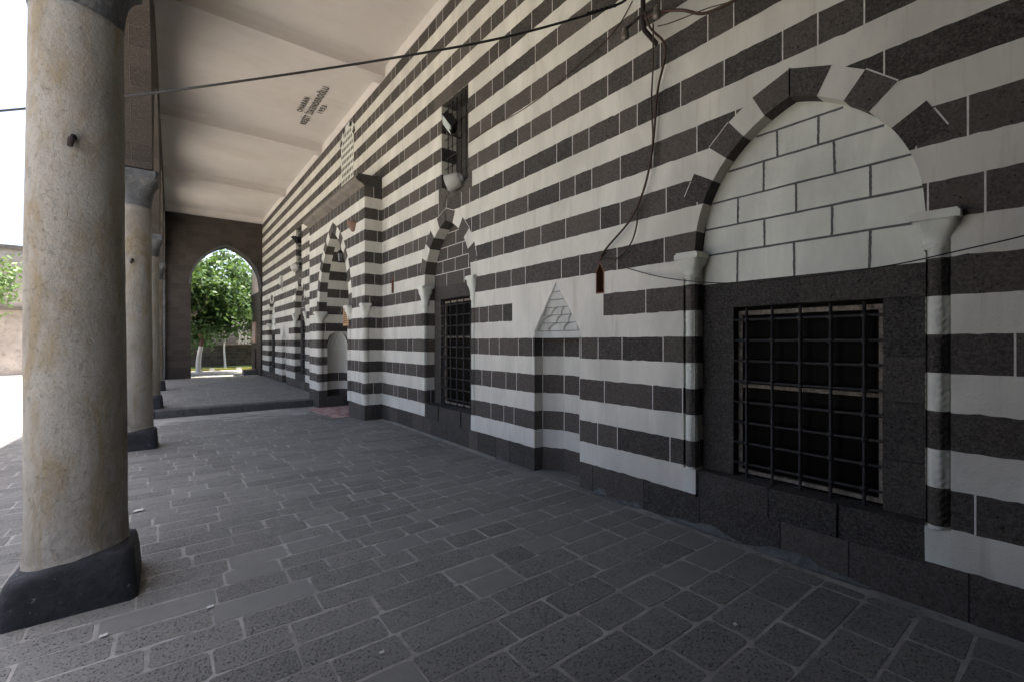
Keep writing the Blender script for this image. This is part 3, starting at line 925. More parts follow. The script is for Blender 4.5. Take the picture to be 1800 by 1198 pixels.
# grid of cells, each a slab with a hexagon hole
cw, ch = 0.125, 0.165
ncol = 8
def slab_inside(v, z): return abs(v - a.c) <= a.half and z <= a.z(v)
z = 5.36; row = 0
while z < a.top:
    for i in range(-1, ncol + 1):
        v = a.c - a.half + cw*i + (cw/2 if row % 2 else 0)
        va, vb = max(v, a.c - a.half), min(v + cw, a.c + a.half)
        if vb - va < 0.01: continue
        zt = z + ch
        def cl(vv, zz): return min(zz, a.z(vv) if abs(vv - a.c) < a.half else a.spring)
        full = vb - va > cw*0.98 and zt < min(a.z(va), a.z(vb)) - 0.005
        if not full:
            mb.face([(u0, va, z), (u0, vb, z), (u0, vb, max(z, cl(vb, zt))), (u0, va, max(z, cl(va, zt)))])
            continue
        oc = [(v, z), (v + cw/2, z), (v + cw, z), (v + cw, zt), (v + cw/2, zt), (v, zt)]
        m_ = (v + cw/2, z + ch/2)
        ih = [(m_[0] + (-0.042), m_[1] - 0.036), (m_[0], m_[1] - 0.064), (m_[0] + 0.042, m_[1] - 0.036), (m_[0] + 0.042, m_[1] + 0.036), (m_[0], m_[1] + 0.064), (m_[0] - 0.042, m_[1] + 0.036)]
        for q in range(6):
            p = (q + 1) % 6
            mb.face([(u0, *oc[q]), (u0, *oc[p]), (u0, *ih[p]), (u0, *ih[q])])
            mb.face([(u0, *ih[q]), (u0, *ih[p]), (u1, *ih[p]), (u1, *ih[q])])
    z += ch; row += 1
lw_ = mb.build('lattice_window', M['white_fresh'], wall)
mb = MB()
mb.box((u1 + 0.03, a.c - a.half - 0.1, 5.2), (u1 + 0.1, a.c + a.half + 0.1, 7.18))
mb.build('room_shade', M['void'], lw_)  # black sheet: its colour stands for the shade behind the lattice holes
mb = MB()
arch_ring(mb, posW, Arch(a.c, a.half, a.spring - 0.1, 0.42), 0.13, 0.05, 4, 0.006, 0.85, False)
mb.build('arch_ring', SW, lw_)

# small terracotta-lined slots
for i, (c, h, z0, z1) in enumerate(SLOTS):
    mb = MB()
    rim = 0.013
    P = [(-h, z0), (h, z0), (h, z1 - 0.09), (0, z1), (-h, z1 - 0.09)]
    Q = [(-h - rim, z0 - rim), (h + rim, z0 - rim), (h + rim, z1 - 0.08), (0, z1 + rim*1.8), (-h - rim, z1 - 0.08)]
    for q in range(5):
        p = (q + 1) % 5
        A = [(W - 0.005, c + P[j][0], P[j][1]) for j in (q, p)]; B = [(W - 0.005, c + Q[j][0], Q[j][1]) for j in (p, q)]
        mb.face(A + B, 0)
        mb.face([A[0], A[1], (W + 0.2, A[1][1], A[1][2]), (W + 0.2, A[0][1], A[0][2])], 0)
        mb.face([B[0], B[1], (W + 0.001, B[1][1], B[1][2]), (W + 0.001, B[0][1], B[0][2])], 0)
    mb.face([(W + 0.19, c + x, z) for x, z in P], 1)
    mb.build('wall_slot', [M['terracotta'], M['void']], wall)

# portal ---------------------------------------------------------------------------
PA = Arch(11.74, 1.26, 2.42, 1.93)
V0, V1 = 9.459, 14.03
PZ = 4.89
mb = MB()
def posP(s, z, d=0.0): return Vector((PF + d, s, z))
striped(mb, lambda s_, z: Vector((W - s_, V0, z)), 0, W - PF, -0.3, PZ, 21, (), None, (0.25, 0.3))
striped(mb, posP, V0, V1, -0.3, PZ, 22, [(PA.c - PA.half, PA.c + PA.half, lambda s: -0.3, lambda s: PA.z(s) + 0.04, 0.03)], None, (0.22, 0.42))
striped(mb, lambda s_, z: Vector((PF + s_, V1, z)), 0, W - PF, -0.3, PZ, 23, (), None, (0.25, 0.3))
portal = mb.build('portal', SW, wall)
portal['label'] = 'projecting entrance portal with a tall pointed arch'
mb = MB()
arch_ring(mb, posP, PA, 0.22, 0.2, 9, 0.005, 1.0)
mb.build('arch_ring', SW, portal)
# reveals and vault
PD = 4.62
mb = MB()
NR = 27 - 0
striped(mb, lambda s_, z: Vector((s_, PA.c - PA.half, z)), PF - 0.004, PD, -0.3, PA.spring, 24, (), None, (0.35, 0.6))
nc = 3.82; nr = 0.275
nh = lambda s: 1.62 + math.sqrt(max(0, 1 - ((s - nc)/nr)**2))*0.27
striped(mb, lambda s_, z: Vector((s_, PA.c + PA.half, z)), PF - 0.004, PD, -0.3, PA.spring, 25,
        [(nc - nr, nc + nr, lambda s: 0.12, nh, 0.025)], None, (0.35, 0.6))
# vault soffit striped by course height
for sg in (-1, 1):
    zs = [PA.spring]
    z = PA.spring
    while z < PA.top - 1e-4:
        z = min(PA.top, z + 0.05, ZB + CW*math.ceil((z - ZB)/CW + 1e-6)); zs.append(z)
    for za, zb_ in zip(zs, zs[1:]):
        def hv(z): return max(0.0, math.sqrt(max(0, PA.R**2 - (z - PA.spring)**2)) - PA.e)
        k = int(math.floor(((za + zb_)/2 - ZB)/CW))
        rr = random.Random(k*3 + sg)
        ua = PF + 0.195
        cuts = [ua, ua + rr.uniform(0.25, 0.5), PD]
        for xa, xb in zip(cuts, cuts[1:]):
            e = 0.004 if is_dark(k) else 0
            mb.face([(xa + e, PA.c + sg*hv(za), za), (xb - e, PA.c + sg*hv(za), za), (xb - e, PA.c + sg*hv(zb_), zb_), (xa + e, PA.c + sg*hv(zb_), zb_)], 1 if is_dark(k) else 0, rr.random())
            if e: mb.face([(xb - e, PA.c + sg*hv(za), za), (xb + e, PA.c + sg*hv(za), za), (xb + e, PA.c + sg*hv(zb_), zb_), (xb - e, PA.c + sg*hv(zb_), zb_)], 2)
striped(mb, lambda s_, z: Vector((PD, s_, z)), PA.c - PA.half, PA.c + PA.half, -0.3, 4.4, 26, [(10.95, 12.55, lambda s: -0.3, lambda s: 2.3, 0.2)], None)
mb.build('entrance_reveal', SW, portal)
# the niche in the reveal
mb = MB()
n = 14
ring = [(nc - nr*math.cos(PI*i/n), nr*0.8*math.sin(PI*i/n)) for i in range(n + 1)]
L = PI*nr
def arcpos(s_, z):
    t = min(1, max(0, s_/L)); 
    return Vector((nc - nr*math.cos(PI*t), PA.c + PA.half + nr*0.85*math.sin(PI*t), z))
striped(mb, arcpos, 0, L, 0.12, 1.40, 27, (), lambda k, s_: 0 if k >= -3 else None, (0.4, 0.6), plinth=False)
mb.face([(x, PA.c + PA.half + d*1.05, 0.121) for x, d in ring], 1)
nic = mb.build('reveal_niche', SW, portal)
# scalloped shell head
mb = MB()
rows = []
for j in range(9):
    f = j/8
    row = []
    for i in range(49):
        t = i/48
        rr_ = 1 + 0.06*abs(math.sin(t*PI*6 + (PI/2 if j % 4 > 1 else 0)))*(1 - f*0.5)
        k = math.cos(f*PI/2)
        x = nc - nr*math.cos(PI*t)*max(0.02, k**0.8)
        d = nr*0.85*math.sin(PI*t)*max(0.0, k)*rr_*0.95
        row.append(Vector((x, PA.c + PA.half + d - 0.012*(1-f), 1.39 + 0.5*math.sin(f*PI/2))))
    rows.append(row)
mb.grid(rows, 0, 0.5, False)
mb.build('shell_head', M['white_fresh'], portal)
# door leaf deep inside
mb = MB()
mb.box((PD + 0.08, 10.9, -0.22), (PD + 0.14, 12.6, 2.35))
for i in range(6):
    for s in (10.98, 11.8):
        mb.box((PD + 0.06, s, -0.12 + i*0.4), (PD + 0.081, s + 0.7, 0.2 + i*0.4))
mb.build('door', m_simple('dark_door_wood', (0.06,0.035,0.02), 0.6, 0.3, 12, 0.004), portal)
# corner colonnettes and capitals
for v in (PA.c - PA.half, PA.c + PA.half):
    s = -1 if v < PA.c else 1
    mb = MB(); cc = (PF + 0.045, v + s*0.06)
    colonnette(mb, cc, 0.095, 0.30, 2.12, False)
    mb.build('colonnette', SW, portal)
    mb = MB(); white_capital(mb, cc, 2.11, 2.43, 0.095, 0.15)
    mb.build('capital', M['white_fresh'], portal)
mb = MB(); white_capital(mb, (PF + 0.03, V0 + 0.05), 2.11, 2.43, 0.07, 0.10)
mb.build('capital', M['white_fresh'], portal)
mb = MB(); colonnette(mb, (PF + 0.035, V0 + 0.045), 0.07, 0.30, 2.12, False)
mb.build('colonnette', SW, portal)
# moulded cornice on three sides of the block
mb = MB()
prof = [(0.0, 4.885), (-0.02, 4.89), (-0.03, 4.91), (-0.055, 4.925), (-0.09, 4.945), (-0.13, 4.96), (-0.165, 4.985), (-0.185, 5.02), (-0.18, 5.05), (-0.15, 5.07), (-0.15, 5.12), (0.4, 5.135)]
nv = 60
rows = []
for d, z in prof:
    rows.append([Vector((PF + d + R.uniform(-0.002, 0.002)*(1 if d < -0.04 else 0), V0 + max(d, -0.03)*0.0 - 0.003 + (V1 - V0 + 0.006)*i/nv, z)) for i in range(nv + 1)])
mb.grid(rows, 0, 0.5, True)
for vv in (V0 - 0.003, V1 + 0.003):
    mb.face([(PF + d, vv, z) for d, z in prof] + [(W + 0.01, vv, 5.135), (W + 0.01, vv, 4.885)], 1)
mb.build('cornice', [M['moulding'], M['darker']], portal)
mb = MB()
mb.box((PF + 0.01, V0 + 0.01, 4.895), (W + 0.3, V1 - 0.01, 5.10))
mb.build('portal_top', M['darker'], portal)

# ------------------------------------------------------------------ ceiling
cl = thing('portico_ceiling', (1.75, 11.7, CEIL), 'pale pink plaster ceiling with cross beams over the portico walk', 'ceiling', kind='thing')
mb = MB()
def uin(v): return -0.205 + 0.0105*(v - 4)
vs = [-1.2 + 0.5*i for i in range(53)]
def cove(v):
    return [(W + 0.0, CEIL - 0.0)]
rows = []
us = [0, 0.02, 0.05, 0.1, 0.2, 0.4, 0.6, 0.8, 0.92, 0.97, 1.0]
for v in vs:
    a0, a1 = uin(v) - 0.02, W + 0.05
    rows.append([Vector((a0 + (a1 - a0)*f, v, CEIL - 0.012*(1 if f in (0, 1.0) else 0))) for f in us])
mb.grid(rows, 0, 0.5, True)
mb.build('plaster_sheet', M['plaster'], cl)
BEAMS = [4.25, 9.26, 14.1, 19.1, 24.28]
for v in BEAMS:
    mb = MB()
    z0 = ZSTRIP + 0.004
    w2 = 0.33
    # near and far faces coved softly into the ceiling
    prof = [(-0.12, CEIL + 0.004), (-0.06, CEIL - 0.018), (-0.025, CEIL - 0.045), (-0.004, CEIL - 0.085), (0, z0 + 0.006), (0.004, z0 + 0.001), (0.012, z0),
            (w2 - 0.008, z0), (w2, z0 + 0.006), (w2 + 0.004, CEIL - 0.085), (w2 + 0.025, CEIL - 0.045), (w2 + 0.06, CEIL - 0.018), (w2 + 0.12, CEIL + 0.004)]
    ns = 14
    rows = [[Vector((uin(v) - 0.03 + (W - 0.003 - uin(v) + 0.03)*i/ns, v + d, z + (R.uniform(-0.002, 0.002) if 0 < i < ns and 3 < j < 9 else 0))) for i in range(ns + 1)] for j, (d, z) in enumerate(prof)]
    for qa, qb in ((0, 5), (4, 9), (8, 13)):
        mb.grid(rows[qa:qb], 0, 0.5, qa != 4)
    mb.build('beam', M['plaster'], cl)

def letters(text, v0, v1, ubase, height, name='lettering'):
    cu = bpy.data.curves.new('t', 'FONT'); cu.body = text; cu.size = 1.0; cu.offset = 0.022; cu.space_character = 1.2
    ob = bpy.data.objects.new('t', cu); COL.objects.link(ob)
    dg = bpy.context.evaluated_depsgraph_get(); dg.update()
    me = bpy.data.meshes.new_from_object(ob.evaluated_get(dg))
    COL.objects.unlink(ob); bpy.data.objects.remove(ob)
    xs = [v.co.x for v in me.vertices]
    x0, x1 = min(xs), max(xs)
    cap = 0.70
    mbt = MB()
    for p in me.polygons:
        mbt.face([(ubase - me.vertices[i].co.y*height/cap, v0 + (v1 - v0)*(me.vertices[i].co.x - x0)/(x1 - x0), CEIL - 0.014) for i in p.vertices])
    bpy.data.meshes.remove(me)
    return mbt.build(name, M['lettering'], cl)
letters('ONARAN', 12.37, 11.53, 2.75, 0.125)
letters('REŞİT İSKENDEROĞLU', 13.03, 10.80, 2.99, 0.145)
letters('1953', 12.14, 11.68, 3.18, 0.12)
# peeled spots on the beams
# ------------------------------------------------------------------ roof above
mb = MB()
mb.box((-0.95, -1.6, CEIL + 0.16), (W + 2.2, 25.1, 8.25))
mb.box((-1.12, -1.7, 8.25), (W + 2.3, 25.2, 8.42))
mb.build('roof_slab', M['ashlar'], cl)

# ------------------------------------------------------------------ arcade
COLV = [4.05, 9.10, 14.27, 19.32]
arc = thing('arcade_wall', (-0.45, 11.7, 4.2), 'brown stone arcade wall carried on the row of round columns', 'arcade', kind='thing')
mb = MB()
edges = [-1.05] + COLV + [24.5]
bays = []
for i in range(len(edges) - 1):
    a0 = edges[i] + (0.32 if i > 0 else 0.15); a1 = edges[i+1] - (0.32 if i < len(edges) - 2 else 0.15)
    bays.append(Arch((a0 + a1)/2, (a1 - a0)/2, 4.22, 2.35))
def uout(v): return uin(v) - 0.56
hs = [(b.c - b.half, b.c + b.half, lambda s: 4.0, (lambda b: lambda s: b.z(s))(b), b.half/24) for b in bays]
plain(mb, lambda s_, z: Vector((uin(s_), s_, z)), -1.05, 24.5, 4.22, CEIL + 0.02, hs)
plain(mb, lambda s_, z: Vector((uout(s_), s_, z)), -1.6, 25.1, 4.22, CEIL + 0.16, hs)
for b in bays:
    n = 40; acc = 0
    P = []
    for i in range(n + 1):
        f = -1 + 2*i/n
        P.append(b.ring(f if abs(f) > 1e-6 else 0.0))
    for p, q in zip(P, P[1:]):
        L = math.hypot(q[0]-p[0], q[1]-p[1])
        mb.face([(uin(p[0]), p[0], p[1]), (uin(q[0]), q[0], q[1]), (uout(q[0]), q[0], q[1]), (uout(p[0]), p[0], p[1])], 0, 0.5,
                [(0, acc), (0, acc + L), (0.56, acc + L), (0.56, acc)])
        acc += L
for v in COLV:
    mb.face([(uin(v), v - 0.32, 4.22), (uin(v), v + 0.32, 4.22), (uout(v), v + 0.32, 4.22), (uout(v), v - 0.32, 4.22)])
mb.build('arch_masonry', M['ashlar'], arc)
# responds at both ends
for v0, v1 in ((-1.05, -0.9), (24.35, 24.5)):
    mb = MB()
    mb.box((uout(v0), v0, -0.1), (uin(v0), v1, 4.218))
    mb.build('respond', M['capital'], arc)

# unseen stone panel added in the bay beside the camera to dim the near wall
INF = 1.9
mb = MB()
plain(mb, lambda s_, z: Vector((-0.66, s_, z)), -1.05, INF, -0.1, 6.6)
plain(mb, lambda s_, z: Vector((-0.74, s_, z)), -1.05, INF, -0.1, 6.6)
mb.face([(-0.66, INF, -0.1), (-0.74, INF, -0.1), (-0.74, INF, 6.6), (-0.66, INF, 6.6)], 0, 0.5, [(0, 0), (0.1, 0), (0.1, 6.7), (0, 6.7)])
mb.build('added_light_block', M['ashlar'], arc)

# columns
def tilt(rows):
    for r in rows:
        for p in r:
            if 0.1 < p.z < 0.6:
                w = min(1, (p.z - 0.1)/0.12)*(1 - max(0, (p.z - 0.4)/0.2))
                p.z += w*(-0.10*p.y + 0.14*p.x - 0.005)

def make_column():
    t = thing('stone_column', (0, 0, 0), '', 'column')
    # base: square block with rounded corners, spreading to the floor
    mb = MB()
    rows = []
    N = 48
    for z, h, p in ((-0.25, 0.315, 22), (0.0, 0.314, 22), (0.05, 0.312, 18), (0.14, 0.304, 16), (0.22, 0.296, 12), (0.255, 0.290, 9), (0.272, 0.278, 6), (0.282, 0.25, 3)):
        ring = []
        for j in range(N):
            a_ = 2*PI*j/N + PI/N
            ca, sa = math.cos(a_), math.sin(a_)
            q = (abs(ca)**p + abs(sa)**p)**(-1/p)
            jt = 1 + R.uniform(-0.004, 0.004)
            ring.append(Vector((h*q*ca*jt, h*q*sa*jt, z + (R.uniform(-0.004, 0.004) if z > 0.1 else 0))))
        rows.append(ring)
    tilt(rows)
    mb.grid(rows, 0, 0.5, True, True, True, True)
    mb.build('base', M['basepaint'], t)
    mb = MB()
    rows = []
    NS = 46
    for i in range(NS + 1):
        z = 0.25 + (3.72 - 0.25)*i/NS
        f = i/NS
        r = 0.247 - 0.022*f + 0.004*math.sin(f*PI)
        if i < 3: r += 0.012*(3 - i)/3
        rows.append([Vector(((r + 0.0035*math.sin(3*2*PI*j/64 + z*2.1) + R.uniform(-0.0012, 0.0012))*math.cos(2*PI*j/64), (r + 0.003*math.sin(2*2*PI*j/64 + z*3.3))*math.sin(2*PI*j/64), z + (R.uniform(-0.02, 0.02) if i == 0 else 0))) for j in range(64)])
    tilt(rows)
    mb.grid(rows, 0, 0.5, True, True, True, True)
    sh = mb.build('shaft', M['column'], t)
    mb = MB()
    rows = []
    for z, h, p in ((3.69, 0.224, 2.0), (3.715, 0.231, 2.0), (3.74, 0.232, 2.05), (3.84, 0.240, 2.3), (3.94, 0.256, 3.0), (4.03, 0.28, 4.5), (4.09, 0.305, 8), (4.11, 0.318, 14), (4.215, 0.322, 16)):
        ring = []
        for j in range(N):
            a_ = 2*PI*j/N + PI/N
            ca, sa = math.cos(a_), math.sin(a_)
            q = (abs(ca)**p + abs(sa)**p)**(-1/p)
            ring.append(Vector((h*q*ca, h*q*sa, z)))
        rows.append(ring)
    mb.grid(rows, 0, 0.5, False, True, True, True)
    mb.build('capital', M['capital'], t)
    # iron stub
    mb = MB()
    aa = math.radians(-88)
    d = Vector((math.cos(aa), math.sin(aa), 0))
    p0 = d*0.20 + Vector((0, 0, 2.86))
    mb.tube([p0, d*0.255 + Vector((0, 0, 2.865)), d*0.268 + Vector((-0.008, 0, 2.845)), d*0.268 + Vector((-0.014, 0, 2.80))], [0.016, 0.016, 0.017, 0.014], 8)
    mb.build('iron_hook', M['rust'], t)
    return t
proto = make_column()
CL = ['cream stone column with an iron stub, at the very front of the portico',
      'cream stone column on a black base, second along the arcade, just before the step',
      'cream stone column standing at the corner of the raised platform',
      'cream stone column farthest along the arcade, by the end arch']
for i, v in enumerate(COLV):
    if i == 0: t = proto
    else:
        t = proto.copy(); COL.objects.link(t)
        for ch in list(proto.children):
            c_ = ch.copy(); COL.objects.link(c_); c_.parent = t
    t.location = (uin(v) - 0.245, v, floor_z(v) if v < 13 else 0.0)
    t['label'] = CL[i]; t['group'] = 'stone columns of the arcade'; t['category'] = 'column'

# ------------------------------------------------------------------ end walls
def end_wall(v, thick, sgn, label, open_=True):
    t = thing('end_wall', (1.75, v, 0), label, 'wall', kind='thing')
    A = Arch(2.265, 1.355, 4.15, 1.80)
    mb = MB()
    h = [(A.c - A.half, A.c + A.half, lambda s: -1, lambda s: A.z(s), A.half/24)] if open_ else []
    plain(mb, lambda s_, z: Vector((s_, v, z)), -0.9, W - 0.001, -0.3, CEIL + 0.1, h)
    plain(mb, lambda s_, z: Vector((s_, v + sgn*thick, z)), -0.9, W + 2.2, -0.3, CEIL + 0.16, h)
    P = [(A.c - A.half, -0.3)] + [A.ring(-1 + 2*i/40 if i != 20 else 0.0) for i in range(41)] + [(A.c + A.half, -0.3)]
    acc = 0
    for p, q in (zip(P, P[1:]) if open_ else ()):
        L = math.hypot(q[0]-p[0], q[1]-p[1])
        mb.face([(p[0], v, p[1]), (q[0], v, q[1]), (q[0], v + sgn*thick, q[1]), (p[0], v + sgn*thick, p[1])], 0, 0.5, [(0, acc), (0, acc+L), (thick, acc+L), (thick, acc)])
        acc += L
    mb.face([(-0.9, v, -0.3), (-0.9, v + sgn*thick, -0.3), (-0.9, v + sgn*thick, CEIL + 0.1), (-0.9, v, CEIL + 0.1)], 0, 0.5, [(0,0),(thick,0),(thick,7.5),(0,7.5)])
    mb.build('arch_masonry', M['ashlar'], t)
    # slim archivolt moulding
    if not open_: return t
    mb = MB()
    pr = [( -0.0, 0.0), (-0.03, 0.0), (-0.03, 0.05), (-0.015, 0.07), (-0.0, 0.07)]
    rows = []
    for f in [-1 + 2*i/40 for i in range(41)]:
        row = []
        for d, tt in pr:
            s_, z_ = A.ring(f if abs(f) > 1e-6 else 0.0, tt)
            row.append(Vector((s_, v + sgn*d, z_)))
        rows.append(row)
    mb.grid(rows, 0, 0.5, False)
    mb.build('archivolt', M['capital'], t)
    return t
end_wall(24.5, 0.6, 1, 'dark brown stone wall with a pointed arch closing the far end of the portico')
end_wall(-1.05, 0.6, -1, 'unseen plain stone wall at the near end of the portico, made solid to dim it', False)  # guessed wall behind the camera, left without an arch to block light

# ------------------------------------------------------------------ floors and ground
def paving(name, u0, u1, v0, v1, zf, seed, pitch=0.225, lens=(0.25, 0.54), skip=None, near=None):
    rr = random.Random(seed)
    mb = MB()
    v = v0
    while v < v1 - 0.03:
        big = near and v < near
        ph = (pitch*1.1 if big else pitch)*rr.uniform(0.93, 1.07)
        ve = min(v + ph, v1)
        u = u0 + rr.uniform(-0.3, 0)
        while u < u1 - 0.02:
            L = rr.uniform(*lens)*(0.9 if rr.random() < 0.5 else 1.15)
            ue = min(u + L, u1)
            if u1 - ue < 0.12: ue = u1
            ua = max(u, u0)
            if ue - ua > 0.06 and not (skip and skip((ua+ue)/2, (v+ve)/2)):
                gp = 0.0105
                j = lambda s=0.006: rr.uniform(-s, s)
                x0, x1, y0, y1 = ua + gp + j(), ue - gp + j(), v + gp + j(0.004), ve - gp + j(0.004)
                c = min(0.022, (y1-y0)*0.12)*rr.uniform(0.4, 1.5); c2 = c*0.32
                ol = [(x0+c, y0+j()), ((x0+x1)/2, y0+j(0.005)), (x1-c, y0+j(0.004)), (x1-c2, y0+c2), (x1+j(0.003), y0+c), (x1+j(0.003), y1-c), (x1-c2, y1-c2), (x1-c, y1+j(0.004)), ((x0+x1)/2, y1+j(0.005)), (x0+c, y1+j(0.004)), (x0+c2, y1-c2), (x0+j(0.003), y1-c), (x0+j(0.003), y0+c), (x0+c2, y0+c2)]
                r_ = rr.random()
                tone = rr.uniform(0.0, 0.55) if r_ < 0.83 else rr.uniform(0.72, 0.95)
                hz = rr.uniform(0.0008, 0.003)
                top = [Vector((x, y, zf(y) + hz)) for x, y in ol]
                cx, cy = (x0+x1)/2, (y0+y1)/2
                bot = [Vector((cx + (x-cx)*1.0 + (0.004 if x > cx else -0.004), cy + (y-cy) + (0.004 if y > cy else -0.004), zf(y) - 0.004)) for x, y in ol]
                mb.face(top, 0, tone)
                n = len(ol)
                for q in range(n):
                    p = (q+1) % n
                    mb.face([bot[q], bot[p], top[p], top[q]], 0, tone)
            u = ue
        v = ve
    return mb
fl = thing('floor', (1.5, 6, 0), '', '')
for k in ('label', 'category'):
    if k in fl: del fl[k]
prop(fl, 'grey basalt paved floor of the portico', None, None, 'structure')
mb = MB()
vs = [-3, 0, 8.7, 9.5, 11, 13.7]
mb.grid([[Vector((-2.12, v, floor_z(v))), Vector((PD + 0.1, v, floor_z(v)))] for v in vs], 0, 0.5, False)
mb.build('mortar_bed', M['floormortar'], fl)
mb = paving('pavers', -2.1, W - 0.10, -0.3, 13.56, floor_z, 11, near=2.3)
mb.build('paving', M['paver'], fl)
# slip of flags under the wall
mb = paving('flags', W - 0.10, W + 0.3, 2.9, 5.2, floor_z, 12, 0.5, (0.4, 0.5))
mb.build('flagstone_strip', M['paver'], fl)

pf = thing('platform', (1.5, 19, 0), '', '')
for k in ('label', 'category'):
    if k in pf: del pf[k]
prop(pf, 'raised stone platform crossing the portico beyond a single step', None, None, 'structure')
mb = MB()
# kerb blocks along the front edge
u = -2.1
rr = random.Random(5)
while u < PF - 0.02:
    L = rr.choice([0.55, 0.85, 1.0, 0.7])
    ue = min(u + L, PF - 0.005)
    if abs(ue + 0.15) < 0.35: ue = -0.19
    rows = []
    fz = 13.6 + rr.uniform(-0.008, 0.008)
    prof = [(fz, -0.3), (fz, -0.03), (fz + 0.012, -0.006), (fz + 0.03, 0.0), (13.95, 0.0), (13.95, -0.3)]
    us_ = [u + 0.004, u + 0.02, (u+ue)/2, ue - 0.02, ue - 0.004]
    rows = [[Vector((uu, y + (0.008 if q in (0, 4) and y < 13.9 else 0) + rr.uniform(-0.003, 0.003), z + (-0.006 if q in (0, 4) and z > -0.1 else 0))) for y, z in prof] for q, uu in enumerate(us_)]
    mb.grid(rows, 0, rr.random(), False, False, True, True)
    u = ue
mb.build('step_edge', M['kerbstone'], pf)
mb = MB()
mb.grid([[Vector((-2.1, 13.94, -0.004)), Vector((W + 0.4, 13.94, -0.004))], [Vector((-2.1, 25.3, -0.004)), Vector((W + 0.4, 25.3, -0.004))]], 0, 0.5, False)
mb.face([(-2.1, 13.94, -0.3), (-2.1, 25.3, -0.3), (-2.1, 25.3, -0.004), (-2.1, 13.94, -0.004)])
mb.build('mortar_bed', M['floormortar'], pf)
mb = paving('pavers', -2.1, W - 0.02, 13.96, 25.2, lambda v: -0.004, 15, 0.24)
mb.build('paving', M['paverspeck'], pf)

def sheet(name, u0, u1, v0, v1, z, m, label):
    mb = MB()
    mb.face([(u0, v0, z), (u1, v0, z), (u1, v1, z), (u0, v1, z)])
    o = mb.build(name, m, None, ((u0+u1)/2, (v0+v1)/2, z))
    prop(o, label, None, None, 'structure'); return o
sheet('ground', -300, 300, -300, 300, -0.40, M['ground'], 'dry earth around the mosque')
mb = MB()
mb.grid([[Vector((-40, v, floor_z(v) - 0.008)), Vector((-2.11, v, floor_z(v) - 0.008))] for v in (-30, 8.7, 9.5, 11, 13.6, 60)], 0, 0.5, False)
prop(mb.build('courtyard', M['courtyard'], None, (-20, 15, 0)), 'sunlit pale courtyard paving beside the portico', None, None, 'structure')
sheet('garden_path', -3.0, 14, 25.31, 30.6, -0.008, M['concrete'], 'pale grey path beyond the end arch')
sheet('lawn', -3.0, 14, 30.8, 36.0, 0.0, M['grass'], 'strip of lawn before the garden wall')

# ------------------------------------------------------------------ garden beyond the end arch
kb = thing('garden_kerb', (2.5, 30.7, 0), 'low kerb painted in yellow with white blocks, edging the lawn', 'kerb', kind='thing')
u = -3.0; i = 0
while u < 9:
    L = 1.05 if i % 2 == 0 else 0.26
    mb = MB(); mb.box((u + 0.004, 30.6, -0.1), (u + L - 0.004, 30.79, 0.11), 0, 0.5, None, 0.006)
    mb.build('kerb_block', M['yellow'] if i % 2 == 0 else M['whitepaint'], kb)
    u += L; i += 1
gw = thing('garden_wall', (3, 35.5, 0), 'low dark rubble stone wall behind the lawn', 'wall', kind='thing')
mb = MB()
plain(mb, lambda s_, z: Vector((s_, 35.2, z)), -4, 14, -0.1, 1.36)
mb.build('rubble_face', M['rubble'], gw)
mb = MB(); mb.box((-4, 35.18, 1.362), (14, 35.7, 1.44), 0, 0.5)
mb.box((-4, 35.26, -0.1), (14, 35.66, 1.36))
mb.build('coping', M['moulding'], gw)
fn = thing('railing', (7, 36.4, 0), 'white upright railing standing behind the rubble garden wall', 'railing')
mb = MB()
for i in range(46):
    mb.box((4.0 + i*0.2, 36.3, 0.2), (4.15 + i*0.2, 36.33, 2.25))
mb.build('upright', M['whitepaint'], fn)
mb = MB(); mb.box((3.9, 36.34, 1.6), (13, 36.38, 1.66)); mb.box((3.9, 36.34, 2.1), (13, 36.38, 2.16)); mb.build('rail', M['whitepaint'], fn)

# stone side wall continuing past the arch
bt = thing('side_wall', (4.2, 26.4, 0), 'dark stone wall stub with pink render above, just past the end arch', 'wall', kind='thing')
mb = MB()
plain(mb, lambda s_, z: Vector((3.66, s_, z)), 25.12, 27.6, -0.3, 4.05)
plain(mb, lambda s_, z: Vector((s_, 27.6, z)), 3.66, 6.0, -0.3, 4.05)
mb.build('stone_face', M['ashlar'], bt)
mb = MB()
P = [(25.12, 4.05), (27.62, 4.05), (27.3, 5.6), (26.4, 7.3), (25.12, 8.2)]
mb.face([(3.655, v, z) for v, z in P]); mb.face([(5.5, v, z) for v, z in P])
for (va, za), (vb, zb_) in zip(P, P[1:]): mb.face([(3.655, va, za), (3.655, vb, zb_), (5.5, vb, zb_), (5.5, va, za)])
mb.build('rendered_top', M['pinkplaster'], bt)
mb = MB()
mb.box((3.60, 26.0, 1.55), (3.659, 27.05, 2.6))
pnl = mb.build('inscription_panel', M['pinkframe'], bt)
mb = MB(); mb.box((3.594, 26.12, 1.66), (3.601, 26.93, 2.48)); mb.build('panel_field', M['pinkplaster'], pnl)
mb = MB()
mb.box((3.645, 26.1, 0.2), (3.66, 26.35, 1.25))
mb.build('slot', M['void'], bt)
mb = MB()
mb.box((3.05, 25.35, -0.02), (3.6, 26.1, 0.24), 0, 0.5, None, 0.01)
sb = mb.build('stone_block', M['kerbstone'], None, (3.3, 25.7, 0)); prop(sb, 'small dark stone block lying at the foot of the wall past the end arch', 'stone block')

